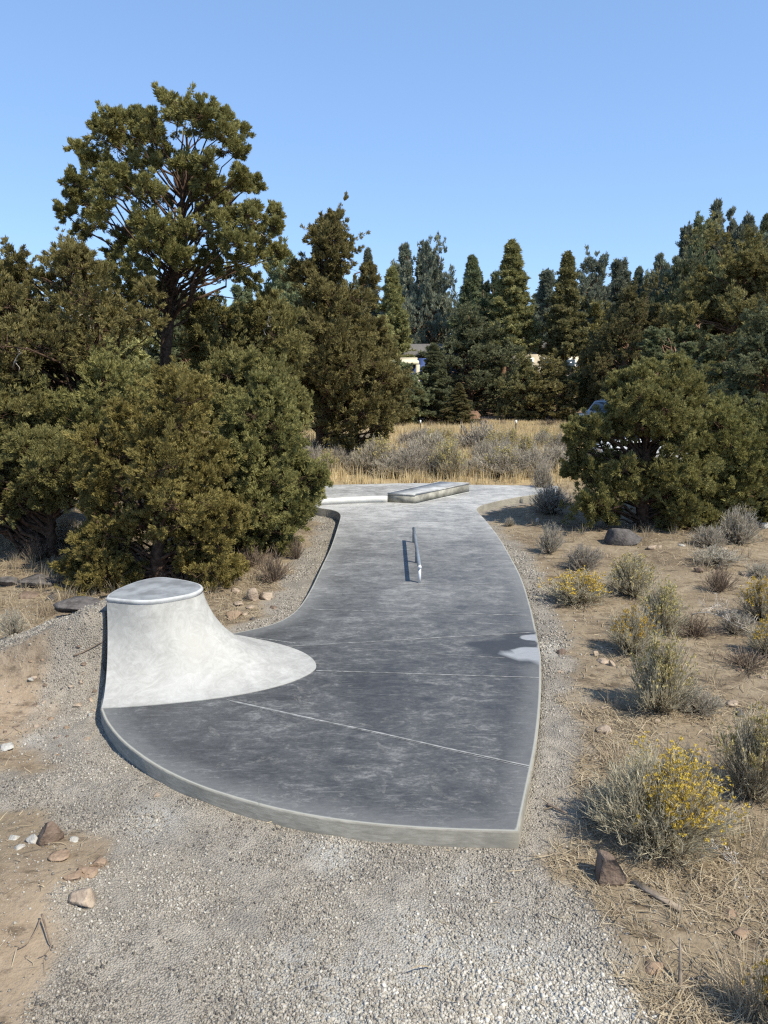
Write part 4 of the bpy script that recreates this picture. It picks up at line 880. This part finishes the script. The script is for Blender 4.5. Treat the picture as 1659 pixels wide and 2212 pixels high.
def rock(label, x, y, w, h, mat, seed, flat=1.0, ang=5, group='loose rocks', cat='rock', name='rock'):
    rng = np.random.default_rng(seed); b_ = gpt(x, y); s = np.linalg.norm(gp(x + 50, y, b_[2]) - gp(x - 50, y, b_[2])) / 100; W_ = w * s * .5; dp = math.atan2(HC, b_[1]); H_ = max(h * s - W_ * 1.3 * math.sin(dp) * flat, W_ * .5) / math.cos(dp)
    V = ICO[0].copy(); V = np.sign(V) * np.abs(V) ** .72
    for k in range(12):                                             # knock planar faces off the ball
        n_ = nrm(rng.normal(size=3) * [1, 1, .8]); dd = V @ n_; lim = rng.uniform(.44, .86); V = V - np.maximum(dd - lim, 0)[:, None] * n_
    V = V * (1 + .10 * (np.array([fbm(np.array([p[0] * 2.2 + seed]), np.array([p[1] * 2.2 + p[2] * 3.1]), 3)[0] for p in V]) - .5)[:, None] * 2)
    V = (V - (V.max(0) + V.min(0)) / 2) / ((V.max(0) - V.min(0)) / 2)
    V = V * [W_, W_ * rng.uniform(.7, .95), H_ * .62]; V[:, 2] += H_ * .36
    c = b_ + np.array([b_[0] / b_[1], 1, 0]) * W_ * .7; c[2] = float(gz(c[0], c[1])[0]) - .01
    o = mesh_np(name, V, ICO[1], MAT[mat], loc=tuple(c)); tag(o, label, cat, group); return o
RK = [('large dark grey lava boulder in front of the dark green juniper', 1343, 1178, 74, 46, 'rk_dark', .9), ('triangular brown rock leaning at the gravel edge below the biggest rabbitbrush', 1313, 1912, 64, 66, 'rk_brown', .6),
      ('small tan rock on the dirt between path and biggest rabbitbrush, upper one', 1302, 1586, 34, 24, 'rk_tan', 1), ('pair of dull stones in front of the lava boulder, larger one', 1408, 1188, 26, 14, 'rk_tan', 1), ('little round stone right of the dull one by the lava boulder', 1420, 1184, 16, 10, 'rk_tan', 1),
      ('small dark rock left of the thin grey bare-stemmed bush', 1508, 1238, 22, 16, 'rk_brown', 1), ('white chip at the shaded foot of the broad juniper', 1473, 1180, 16, 7, 'rk_white', 1), ('grey stone below the grey shrub of the broad juniper', 1563, 1190, 14, 10, 'rk_tan', 1),
      ('white pebble left of the lava boulder by the juniper shadow', 1160, 1128, 9, 10, 'rk_white', 1), ('flat pale rock near the right edge above the dark rabbitbrush', 1618, 1246, 42, 16, 'rk_tan', 1), ('pale stone at the right edge beside the broad juniper', 1652, 1142, 26, 18, 'rk_white', 1),
      ('brown stone in the gravel beside the white puddle marks', 1212, 1414, 20, 16, 'rk_brown', 1), ('cream stone on the dirt left of the upright rabbitbrush', 1287, 1418, 13, 14, 'rk_tan', 1), ('flat tan stone below the cream stone', 1303, 1434, 28, 14, 'rk_tan', 1), ('small upright tan stone touching the flat one', 1322, 1440, 14, 16, 'rk_tan', 1),
      ('half buried grey rock right of the large pale rabbitbrush', 1582, 1528, 30, 18, 'rk_tan', 1), ('dark stone in front of the half buried grey rock', 1597, 1548, 22, 20, 'rk_dark', 1), ('flat grey slab rock half buried at the bottom right', 1412, 2106, 54, 28, 'rk_clod', 1),
      ('small dark clod right of the flat grey slab rock', 1512, 2120, 26, 14, 'rk_dark', 1), ('buried dark stone by the dry grass at the lower right', 1600, 2030, 44, 22, 'rk_clod', 1), ('dark lump between plank and right edge', 1580, 1990, 40, 24, 'rk_clod', 1),
      ('big square dark brown rock on the dirt patch at the lower left', 109, 1828, 54, 52, 'rk_brown', .45), ('jagged white rock leaning on the big brown rock', 70, 1822, 30, 26, 'rk_white', 1), ('white stone left of the jagged white rock', 30, 1816, 24, 17, 'rk_white', 1), ('low white stone in front of the jagged white rock', 44, 1836, 26, 12, 'rk_white', 1),
      ('white chunk right of the big brown rock', 160, 1820, 20, 16, 'rk_white', 1), ('tan angular rock at the edge of the gravel, lower left', 181, 1962, 60, 46, 'rk_tan', .7), ('white stone alone on the tan dirt mound', 69, 1476, 15, 13, 'rk_white', 1), ('pale stone at the foot of the mound near the path wall', 195, 1549, 13, 12, 'rk_white', 1),
      ('pale chip on the gravel left of the path corner', 168, 1528, 18, 11, 'rk_tan', 1), ('whitish flat slab at the left edge on the gravel', 16, 1622, 40, 16, 'rk_white', 1), ('stone on the gravel in front of the path corner', 340, 1722, 18, 12, 'rk_tan', 1),
      ('upright brown rock at the foot of the brown juniper by the path', 546, 1300, 26, 32, 'rk_tan', .6), ('rounded pinkish rock right of the upright brown rock', 575, 1296, 32, 22, 'rk_tan', 1), ('small sunlit stone left of the upright brown rock', 509, 1280, 20, 12, 'rk_tan', 1), ('brown stone below the upright brown rock', 516, 1310, 24, 14, 'rk_tan', 1),
      ('broad low reddish rock behind the quarter pipe', 505, 1340, 36, 24, 'rk_clod', 1), ('tan stone in the rubble nearest the gravel strip', 591, 1316, 18, 10, 'rk_brown', 1), ('grey pebble at the lower end of the rubble', 545, 1340, 12, 9, 'rk_dark', 1), ('tan pebble beside the reddish rock', 528, 1330, 14, 9, 'rk_tan', 1), ('sandy stone between the rubble and the juniper', 540, 1316, 20, 11, 'rk_tan', 1),
      ('long dark lava outcrop behind the gravel mound', 176, 1317, 104, 32, 'rk_dark', .8), ('dark ledge of lava in the dry grass under the low juniper', 88, 1272, 78, 26, 'rk_dark', 1), ('dark lava lump left of the dark ledge', 22, 1268, 44, 28, 'rk_dark', 1), ('rounded dark rock in front of the dark ledge', 113, 1297, 24, 16, 'rk_dark', 1),
      ('flat dark stone in the dry grass at the left', 65, 1293, 40, 11, 'rk_brown', 1), ('dull clod in the middle of the dirt patch, lower left', 160, 1906, 40, 20, 'rk_clod', 1), ('lumpy clod touching the gravel above the tan angular rock', 190, 1898, 48, 26, 'rk_clod', 1), ('grey clod at the gravel edge beside the lumpy one', 216, 1872, 34, 26, 'rk_clod', 1), ('brown clod below the big brown rock', 130, 1862, 46, 24, 'rk_clod', 1),
      ('dark stone pair behind the ledge on the platform edge, left one', 893, 1043, 9, 9, 'rk_brown', 1), ('dark stone pair behind the ledge on the platform edge, right one', 902, 1044, 11, 11, 'rk_brown', 1)]
for i, (lab, x, y, w_, h_, mt, fl) in enumerate(RK): rock(lab, x, y, w_, h_, mt, 300 + i, fl)
srng = np.random.default_rng(99)
for i in range(70):                    # small stones nothing tells apart
    if i < 36: x, y = srng.uniform(1175, 1650), srng.uniform(1200, 2150)
    else: x, y = srng.uniform(0, 215), srng.uniform(1400, 1640)
    if i < 36 and x < 1180 + max(0, y - 1800) * .7: continue
    s_ = srng.uniform(6, 13) * (.6 + y / 2600)
    rock('small loose stone lying on the dirt' if i < 36 else 'small loose stone lying on the tan mound beside the quarter pipe', x, y, s_, s_ * .7, ('rk_tan', 'rk_clod', 'rk_tan', 'rk_brown')[int(srng.integers(0, 4))], 500 + i, 1, group='small stones on the right dirt' if i < 36 else 'small stones on the mound', cat='stone', name='stone')

# ------------------------------------------------------------------ plank, twigs, dead branches
def stick(name, label, pts, rad, mat, cat, group=None, side=()):
    P = np.array([gpt(a, b) + [0, 0, z] for a, b, z in pts]); b0 = P[0].copy(); e = empty(name, b0); tag(e, label, cat, group); g = Geo()
    Q = spline(P - b0, 14); g.tube(Q, np.linspace(rad, rad * .45, 14), 6)
    g.build('stem', MAT[mat], e)
    for k, (i, dx, dy, dz) in enumerate(side):
        g = Geo(); a = Q[i]; d = np.array([dx, dy, dz]); g.tube(bend(a[None], (a + d)[None], 5, np.random.default_rng(k), .02, .05)[0], np.linspace(rad * .6, rad * .2, 5), 5); g.build('side_twig', MAT[mat], e)
    return e
stick('twig', 'thin curved grey twig lying on the dirt at the lower left', [(88, 1994, .03), (80, 2022, .05), (60, 2046, .03), (38, 2056, .02)], .0065, 'twig', 'twig')
stick('twig', 'bent dark twig right of the curved grey one at the lower left', [(92, 1992, .06), (98, 2010, .05), (108, 2044, .03), (112, 2050, .02), (96, 2068, .02), (84, 2074, .02)], .0065, 'twig', 'twig')
stick('twig', 'dark stick jutting from the mound towards the path wall', [(160, 1420, .02), (185, 1412, .03), (222, 1396, .05)], .011, 'twig', 'twig')
stick('twig', 'dark stick in the dirt left of the biggest rabbitbrush', [(1182, 1742, .02), (1200, 1752, .03), (1225, 1762, .02)], .014, 'twig', 'twig')
stick('wood_stake', 'short weathered stake standing in the dirt by the gravel edge at the lower right', [(1470, 2130, -.02), (1466, 2105, .12), (1463, 2085, .20)], .014, 'oldwood', 'stake')
p0, p1 = gpt(1366, 1908), gpt(1474, 1974); e = empty('wood_plank', (p0 + p1) / 2 + [0, 0, .018]); tag(e, 'weathered thin plank lying on the dirt below the triangular rock', 'plank')
d = p1 - p0; g = Geo(); Lp = np.linalg.norm(d); g.box((0, 0, 0), (Lp, .05, .016), math.atan2(d[1], d[0])); g.V[0][4:] += [0, .012, .0]; g.build('board', MAT['oldwood'], e)
def dead_branch(label, x, y, wpx, seed):
    rng = np.random.default_rng(seed); b_ = gpt(x, y); s = np.linalg.norm(gp(x + 50, y, b_[2]) - gp(x - 50, y, b_[2])) / 100; W_ = wpx * s; e = empty('dead_branch', b_); tag(e, label, 'branch'); g = Geo()
    main = bend(np.array([[-W_ * .5, .1, .25]]), np.array([[W_ * .45, -.1, .08]]), 8, rng, .12, .03)[0]; q_ = min(1, W_ * .75); g.tube(main, np.linspace(.016, .006, 8) * q_, 5)
    for k in range(22):
        a = main[int(rng.integers(1, 8))]; d = nrm(np.array([rng.normal() * .6 + .4, rng.normal() * .8, .35 + rng.normal() * .6])); q = a + d * W_ * rng.uniform(.2, .42); q[2] = max(q[2], .02)
        P = bend(a[None], q[None], 5, rng, .02, .06)[0]; g.tube(P, np.linspace(.009, .003, 5) * q_, 4)
        for j in range(3): r_ = P[int(rng.integers(2, 5))]; g.tube(np.array([r_, r_ + nrm(rng.normal(size=3) + d) * W_ * .11]), [.004, .002], 3)
    g.build('branch', MAT['deadwood'], e)
dead_branch('bleached dead branch with many bare twigs lying among the right shrubs', 1555, 1372, 120, 5)
dead_branch('small bleached twig bundle right of the weathered plank', 1560, 1925, 60, 6)

# ------------------------------------------------------------------ gravel, straw, field grass: nobody could count these
rng = np.random.default_rng(17)
n = 620000; X = rng.uniform(-5.5, 3.2, n); Y = 3.0 + 14.5 * rng.random(n) ** 2.0
dens = np.minimum(1, 1.25 * (3.6 / Y) ** .55)
vis = np.abs(X) < 530 / 1000 * (Y + 1.2) + .25
k = vis & (rng.random(n) < dens); X, Y = X[k], Y[k]; ins = inside(OUT, X, Y); X, Y = X[~ins], Y[~ins]; ds = dist_poly(OUT, X, Y)
ga = gravel_amount(X, Y, ds); clump = .06 + .85 * sstep(.34, .66, fbm(X * 2.2 + 4, Y * 2.2, 5)) + .5 * pale_amount(X, Y)
k = (rng.random(len(X)) < np.clip(ga * clump, .030 + .05 * (X < -2.4), 1)) & (ds > .02); X, Y, ga = X[k], Y[k], ga[k]; n = len(X)
pl = pale_amount(X, Y); sz = (.0027 + .0056 * rng.random(n) ** 3.2) * (1 + .4 * pl) * (1 + .5 * (Y > 8))
cube = np.array([(x, y, z) for x in (-1, 1) for y in (-1, 1) for z in (-1, 1)]) * 1.0
V = cube[None] * (1 + .55 * (rng.random((n, 8, 3)) - .5)); V = V * (sz[:, None, None] * (rng.uniform(.65, 1.25, (n, 1, 3)) * [1.1, 1.1, .8]))
qa = nrm(rng.normal(size=(n, 4))); w_, x_, y_, z_ = qa.T
RM = np.stack([1 - 2 * (y_ ** 2 + z_ ** 2), 2 * (x_ * y_ - z_ * w_), 2 * (x_ * z_ + y_ * w_), 2 * (x_ * y_ + z_ * w_), 1 - 2 * (x_ ** 2 + z_ ** 2), 2 * (y_ * z_ - x_ * w_), 2 * (x_ * z_ - y_ * w_), 2 * (y_ * z_ + x_ * w_), 1 - 2 * (x_ ** 2 + y_ ** 2)], -1).reshape(n, 3, 3)
V = np.einsum('nij,nkj->nki', RM, V) + np.c_[X, Y, gz(X, Y) + sz * .2][:, None]
F = (np.array([[0, 1, 3, 2], [4, 6, 7, 5], [0, 4, 5, 1], [2, 3, 7, 6], [0, 2, 6, 4], [1, 5, 7, 3]])[None] + 8 * np.arange(n)[:, None, None]).reshape(-1, 4)
m, t, out = newmat('crushed_stone'); ti = ATT(t, 'tint')
rp_ = N(t, 'ShaderNodeValToRGB', {0: ti}); el = rp_.color_ramp.elements
el[0].position = 0; el[0].color = (.085, .078, .072, 1); el[1].position = 1; el[1].color = (.60, .575, .52, 1)
for p_, c_ in ((.2, (.22, .195, .163)), (.5, (.33, .298, .25)), (.72, (.42, .385, .328)), (.9, (.54, .51, .455))): q_ = el.new(p_); q_.color = c4(c_)
PRIN(t, out, rp_.outputs[0], .9, .15)
tint = np.clip(rng.beta(2.0, 2.4, n) * .90 + .25 * pl + .55 * (fbm(X * 1.1 + 3, Y * 1.1, 4) - .5) - .05, 0, 1)
g = mesh_np('gravel', V.reshape(-1, 3), F, m, attrs={'tint': np.repeat(tint, 8)}); tag(g, kind='stuff')
print('gravel stones', n)

def litter(name, X, Y, L, wd, flat, mat, rng, lift=.01):
    n = len(X); a = rng.random(n) * 6.283; el = flat * rng.random(n); d = np.c_[np.cos(a) * np.cos(el), np.sin(a) * np.cos(el), np.sin(el)]
    A = np.c_[X, Y, gz(X, Y) + lift * rng.random(n)]; s = np.c_[-np.sin(a), np.cos(a), rng.normal(size=n) * .4] * (wd / 2)[:, None]
    mid = A + d * L[:, None] * .5 + np.c_[rng.normal(size=(n, 2)) * .10 * L[:, None], .06 * L * rng.random(n)]; B_ = A + d * L[:, None]
    V = np.stack([A - s, A + s, mid + s, mid - s, B_ + s * .4, B_ - s * .4], 1).reshape(-1, 3); o6 = 6 * np.arange(n)[:, None]
    F = np.r_[o6 + [0, 1, 2, 3], o6 + [3, 2, 4, 5]]
    return tag(mesh_np(name, V, F, MAT[mat], attrs={'tint': np.repeat(rng.random(n), 6)}), kind='stuff')
n = 400000; Y = 3.0 + 17 * rng.random(n) ** 1.5; X = rng.uniform(-9, 9, n)
k = (np.abs(X) < .56 * (Y + 1.2) + .3) & ~inside(OUT, X, Y); X, Y = X[k], Y[k]; ds = dist_poly(OUT, X, Y); ga = gravel_amount(X, Y, ds)
cl_ = sstep(.46, .62, fbm(X * 1.7 + 9, Y * 1.7, 4)); amt = np.where(X > 0, .16 + .84 * cl_, (.08 + .5 * cl_) * sstep(8.8, 10, Y) + .03)
amt = amt * (1 + 1.6 * np.exp(-((X - 3.1) / 1.0) ** 2 - ((Y - 4.2) / 1.2) ** 2)) * np.where((X > 0), sstep(9.5, 6.0, Y) * .75 + .25, 1)
k = rng.random(len(X)) < np.clip(amt, 0, 1) * (1 - np.clip(ga * 1.3, 0, .985)); X, Y = X[k], Y[k]; n = len(X)
litter('dry_straw_litter', X, Y, (.05 + .16 * rng.random(n) ** 2), .0035 + .003 * rng.random(n), .5, 'straw', rng)
print('straw', n)
# dry grass standing in tufts: the golden field, and the strips beside the near trees
def grass(name, T, per, hmin, hmax, wd, mat, rng, lean=.35, spread=.07):
    n = len(T) * per; i = np.repeat(np.arange(len(T)), per); a = rng.random(n) * 6.283; r_ = spread * rng.random(n) ** .5
    X, Y = T[i, 0] + np.cos(a) * r_, T[i, 1] + np.sin(a) * r_; hh = rng.uniform(hmin, hmax, n) * T[i, 2]; ln = lean * rng.random(n) * hh
    a2 = a + rng.normal(size=n) * .6; A = np.c_[X, Y, gz(X, Y) - .02]; B1 = A + np.c_[np.cos(a2) * ln * .35, np.sin(a2) * ln * .35, hh * .6]; B2 = A + np.c_[np.cos(a2) * ln, np.sin(a2) * ln, hh]
    b = rng.random(n) * 3.14; s = np.c_[np.cos(b), np.sin(b), 0 * b] * wd / 2
    V = np.stack([A - s, A + s, B1 + s * .8, B1 - s * .8, B2], 1).reshape(-1, 3); o5 = 5 * np.arange(n)[:, None]
    return tag(mesh_np(name, V, [o5 + [0, 1, 2, 3], o5 + [3, 2, 4]], MAT[mat], attrs={'tint': np.repeat(np.clip(.6 * rng.random(len(T))[i] + .4 * rng.random(n), 0, 1), 5)}), kind='stuff')
n = 26000; Y = rng.uniform(21.5, 44, n); X = rng.uniform(-14, 14, n); k = (rng.random(n) < .15 + .85 * sstep(.40, .56, fbm(X * .5 + 2, Y * .5, 3)) * sstep(21.5, 27, Y)) & (np.abs(X) < .56 * Y)
T = np.c_[X, Y, .7 + .5 * rng.random(n)][k]; T[:, 2] *= np.where(T[:, 1] > 38, .45, 1.0)
grass('golden_field_grass', T, 13, .20, .55, .017, 'gold', rng, .5, .22)
n = 5000; Y = rng.uniform(4, 21, n); X = rng.uniform(-9, 9, n); k = ~inside(OUT, X, Y); X, Y = X[k], Y[k]; ds = dist_poly(OUT, X, Y)
pr = np.where(X < -2, sstep(9.6, 10.6, Y) * .55, np.where(X > 1, .05 + .25 * sstep(.5, .62, fbm(X * .8 + 5, Y * .8, 3)), 0)) * (ds > .7) + .6 * ((Y > 19.3) & (ds > .3)) * (Y < 21.5)
pr = pr + .8 * np.exp(-((X - 4.2) / .8) ** 2 - ((Y - 6.1) / .7) ** 2) + .6 * np.exp(-((X - 3.0) / .5) ** 2 - ((Y - 3.7) / .5) ** 2)
k = (rng.random(len(X)) < pr) & (gravel_amount(X, Y, ds) < .3); T = np.c_[X, Y, .5 + .7 * rng.random(len(X))][k]
grass('dry_grass', T, 22, .10, .34, .0055, 'straw', rng, .9, .06)
# pale grass tufts one can tell apart
def tuft(label, x, y, hpx, n=120, lean=.5, sp=.06):
    b_ = gpt(x, y); s = np.linalg.norm(gp(x + 50, y, b_[2]) - gp(x - 50, y, b_[2])) / 100; o = grass('grass_tuft', np.array([[b_[0], b_[1], hpx * s]]), n, .5, 1.1, .006, 'straw', rng, lean, sp); o['kind'] = 'thing'
    c = Vector((b_[0], b_[1], b_[2])); o.data.transform(__import__('mathutils').Matrix.Translation(-c)); o.location = c; tag(o, label, 'grass', 'pale grass tufts')
tuft('pale straw tuft bent left above the biggest rabbitbrush', 1335, 1655, 46, 140, 1.6, .12); tuft('straw coloured grass clump below the tall rabbitbrush at the right edge', 1615, 1830, 70, 260, 1.2, .25); tuft('pale grass tuft at the bottom right corner', 1630, 2170, 110, 240, 1.0, .18)
tuft('small straw tuft on the gravel edge below the triangular rock', 1385, 2010, 28, 90, 1.6, .08); tuft('tall yellow grass stalks at the edge of the raised platform by the green juniper', 702, 1040, 62, 60, .4, .15); tuft('dry grass tuft behind the gravel mound beside the lava outcrop', 140, 1297, 36, 160, .5, .15); tuft('bushy straw tuft left of the lava outcrop', 104, 1324, 30, 200, .7, .18)

# ------------------------------------------------------------------ field fence posts, sign, houses, vehicles
MAT['post'] = simple('rusty_post', (.11, .09, .075), .3, 8, .8, .2); MAT['white'] = simple('white_paint', (.78, .78, .76), .06, 6, .5, .3); MAT['cream'] = simple('cream_wall', (.74, .64, .50), .08, 3, .8, .2); MAT['tanwall'] = simple('tan_wall', (.40, .31, .25), .12, 3, .85, .2)
MAT['roof'] = simple('grey_shingle_roof', (.15, .14, .13), .25, 12, .9, .1, bump=.3); MAT['awning'] = simple('pale_yellow_cover', (.62, .54, .38), .05, 3, .7, .2); MAT['glass'] = simple('dark_glass', (.05, .07, .09), .2, 2, .12, .6); MAT['silver'] = simple('silver_paint', (.42, .45, .49), .06, 3, .3, .6, metal=.4)
MAT['carwhite'] = simple('white_car_paint', (.78, .79, .80), .03, 3, .25, .5); MAT['tyre'] = simple('tyre_rubber', (.02, .02, .02), .2, 9, .9, .2); MAT['yellow'] = simple('yellow_plate', (.82, .72, .20), .06, 6, .5, .3); MAT['blue'] = simple('blue_cover', (.05, .08, .20), .1, 5, .7, .2); MAT['darkwood'] = simple('dark_timber', (.06, .045, .035), .3, 8, .85, .2); MAT['red'] = simple('red_paint', (.30, .02, .025), .2, 8, .6, .3)
def post(label, x, yb, yt, cap):
    b_ = gpt(x, yb); hgt = at(x, yt, b_[1])[2] - b_[2]; e = empty('fence_post', b_); tag(e, label, 'fence post', 'steel posts of the field fence'); g = Geo()
    for sx in (-.018, .018): g.box((sx, 0, hgt / 2 - .1), (.012, .045, hgt + .2))
    g.box((0, .016, hgt / 2 - .1), (.024, .012, hgt + .2)); g.build('post', MAT['post'], e)
    if cap: g = Geo(); g.box((0, 0, hgt - .07), (.07, .06, .16)); g.build('white_tip', MAT['white'], e)
post('left steel post with white tip at the far edge of the golden field', 908, 940, 908, True); post('middle plain steel post before the young cone tree', 996, 946, 906, False); post('right steel post with white tip near the parked car', 1113, 958, 908, True)
b_ = gpt(1568, 960); b_ = np.array([at(1568, 905, 30)[0], 30, float(gz(at(1568, 905, 30)[0], 30)[0])]); zt = at(1568, 905, 30)[2] - b_[2]; e = empty('marker_post', b_); tag(e, 'dark post with a small round yellow plate behind the broad juniper', 'marker')
g = Geo(); g.tube(np.array([[0, 0, -.1], [0, 0, zt + .05]]), [.03, .03], 8); g.build('post', MAT['post'], e); g = Geo(); g.tube(np.array([[0, -.06, zt], [0, -.04, zt]]), [.13, .13], 20); g.build('plate', MAT['yellow'], e)

def gable(g, cx, cy, w, d, z0, z1, over):  # roof prism, ridge along x
    a = np.array([[cx - w / 2 - over, cy - d / 2 - over, z0], [cx + w / 2 + over, cy - d / 2 - over, z0], [cx + w / 2 + over, cy + d / 2 + over, z0], [cx - w / 2 - over, cy + d / 2 + over, z0], [cx - w / 2 - over, cy, z1], [cx + w / 2 + over, cy, z1]])
    b = a + [0, 0, -.18]; g.add(np.r_[a, b], [[0, 1, 5, 4], [2, 3, 4, 5], [6, 7, 1, 0], [8, 9, 3, 2], [11, 7, 6, 10], [10, 9, 8, 11]]); g.add(np.r_[a, b], [[0, 4, 10, 6], [4, 3, 9, 10], [1, 7, 11, 5], [5, 11, 8, 2]])
def house(label, xl, xr, Y, ye, yr, depth, wall, wins, roof='roof', over=.18):
    xa, xb = at(xl, CY, Y)[0], at(xr, CY, Y)[0]; cx = (xa + xb) / 2; w = xb - xa; z0 = float(gz(cx, Y)[0]) - .2; ze = at(cx, ye, Y)[2] - z0; zr = max(at(cx, yr, Y + depth / 2)[2] - z0, ze + .8)
    e = empty('house', (cx, Y + depth / 2, z0)); tag(e, label, 'house', 'houses beyond the wood'); g = Geo(); g.box((0, 0, ze / 2), (w, depth, ze))
    for sx in (-1, 1):
        xx = sx * (w / 2 - .01); g.add(np.array([[xx, -depth / 2, ze], [xx, depth / 2, ze], [xx, 0, zr - .2]]), [[0, 1, 2]])
    g.build('wall', MAT[wall], e); g = Geo(); gable(g, 0, 0, w, depth, ze + .12, zr, over); g.build('roof', MAT[roof], e)
    for (u_, ww, hh) in wins:
        x0 = -w / 2 + u_ * w; g = Geo(); g.box((x0, -depth / 2 - .03, ze - 1.25), (ww + .16, .06, hh + .16)); f = g.build('window', MAT['white'], e); g = Geo(); g.box((x0, -depth / 2 - .07, ze - 1.25), (ww, .03, hh)); g.build('pane', MAT['glass'], f)
    return e, w, ze
house('cream house with grey roof and white framed windows behind the thin trunks', 1106, 1232, 54, 752, 738, 5, 'cream', [(.15, .8, 1.0), (.52, .8, 1.0), (.86, .7, .9)])
house('dark roofed house behind the patio cover', 862, 1000, 50, 768, 744, 6, 'tanwall', [(.35, 1.2, 1.1), (.8, 1.0, 1.1)])
house('grey roofed house high among the trees right of the two-tier juniper', 775, 830, 84, 722, 698, 7, 'tanwall', [(.5, 1.0, 1.0)])
# patio cover
Yp = 45.5; xa, xb = at(838, CY, Yp)[0], at(900, CY, Yp)[0]; z0 = float(gz((xa + xb) / 2, Yp)[0]); zt = at(868, 772, Yp)[2] - z0; e = empty('patio_cover', ((xa + xb) / 2, Yp, z0)); tag(e, 'pale yellow patio cover on posts glowing in the sun before the dark roofed house', 'patio cover')
g = Geo(); w = xb - xa; g.add(np.array([[-w / 2, -1.3, zt - .25], [w / 2, -1.3, zt - .25], [w / 2, 1.3, zt], [-w / 2, 1.3, zt], [-w / 2, -1.3, zt - .40], [w / 2, -1.3, zt - .40], [w / 2, 1.3, zt - .15], [-w / 2, 1.3, zt - .15]]), [[0, 1, 2, 3], [7, 6, 5, 4], [4, 5, 1, 0], [5, 6, 2, 1], [6, 7, 3, 2], [7, 4, 0, 3]]); g.build('canopy', MAT['awning'], e)
for sx in (-.46, .02, .46): g = Geo(); g.box((sx * w, -1.2, (zt - .4) / 2), (.22, .22, zt - .42)); g.build('post', MAT['awning'], e)
e2 = empty('covered_stack', (at(897, CY, Yp)[0], Yp - .2, z0)); tag(e2, 'blue tarpaulin bundle under the right end of the patio cover', 'tarp'); g = Geo(); zz0 = at(897, 788, Yp)[2] - z0
for k_, (dx, hh, ww) in enumerate(((0, zz0, .9), (.35, zz0 * 1.12, .5), (-.3, zz0 * .9, .5))): g.box((dx, .02 * k_, hh / 2), (ww, .8 - .05 * k_, hh), .1 * k_)
g.build('tarp', MAT['blue'], e2)
def car(label, loc, rz, paint, name='parked_car'):
    e = empty(name, loc, rz); tag(e, label, 'car'); L_, W_ = 4.5, 1.8
    prof = [(-2.2, .35), (-2.25, .75), (-2.1, .98), (-1.0, 1.06), (1.25, 1.08), (2.15, 1.0), (2.25, .7), (2.2, .35)]; g = Geo(); n_ = len(prof)
    Vv = np.array([(x, s * W_ / 2, z) for s in (-1, 1) for x, z in prof]); i = np.arange(n_); j = (i + 1) % n_; g.add(Vv, [np.c_[i, j, j + n_, i + n_], np.array([list(range(n_))[::-1]]), np.array([list(range(n_, 2 * n_))])])
    cab = [(-1.05, 1.05), (-.35, 1.55), (1.0, 1.58), (1.85, 1.06)]; Vv = np.array([(x, s * (W_ / 2 - .05 - .16 * (z > 1.3)), z) for s in (-1, 1) for x, z in cab]); g.add(Vv, [[0, 1, 5, 4], [1, 2, 6, 5], [2, 3, 7, 6], [3, 2, 1, 0], [4, 5, 6, 7]]); g.build('body', MAT[paint], e)
    g = Geo(); a = np.array([(-1.0, -.72, 1.10), (-1.0, .72, 1.10), (-.42, .62, 1.50), (-.42, -.62, 1.50)]) + [-.02, 0, .012]; g.add(np.r_[a, a + [-.015, 0, .01]], [[3, 2, 1, 0], [4, 5, 6, 7], [0, 1, 5, 4], [2, 3, 7, 6], [1, 2, 6, 5], [3, 0, 4, 7]]); g.build('windscreen', MAT['glass'], e)
    for s in (-1, 1):
        a = np.array([(-.85, s * .845, 1.10), (1.6, s * .845, 1.10), (.95, s * .70, 1.50), (-.3, s * .70, 1.50)]) + [0, s * .012, 0]; g = Geo(); g.add(np.r_[a, a + [0, s * .012, 0]], [[0, 1, 2, 3], [7, 6, 5, 4], [0, 4, 5, 1], [1, 5, 6, 2], [2, 6, 7, 3], [3, 7, 4, 0]]); g.build('side_window', MAT['glass'], e)
        g = Geo(); g.box((-2.24, s * .62, .80), (.08, .36, .16)); g.build('headlight', MAT['white'], e)
        for x in (-1.4, 1.4):
            g = Geo(); g.tube(np.array([[x, s * .72, .33], [x, s * .93, .33]]), [.33, .33], 20); wl_ = g.build('wheel', MAT['tyre'], e); g = Geo(); g.tube(np.array([[x, s * .93, .33], [x, s * .945, .33]]), [.20, .20], 16); g.build('rim', MAT['silver'], wl_)
    return e
b_ = np.array([at(1304, CY, 38)[0], 38.0, 0]); b_[2] = float(gz(b_[0], 38)[0]) - .02; car('silver car parked at the wood edge half hidden by the dark green juniper', b_, R(55), 'silver')
b_ = np.array([at(1410, CY, 25)[0], 25.0, 0]); b_[2] = float(gz(b_[0], 25)[0]); car('white car parked behind the dark green juniper, seen through its gaps', b_, R(4), 'carwhite')
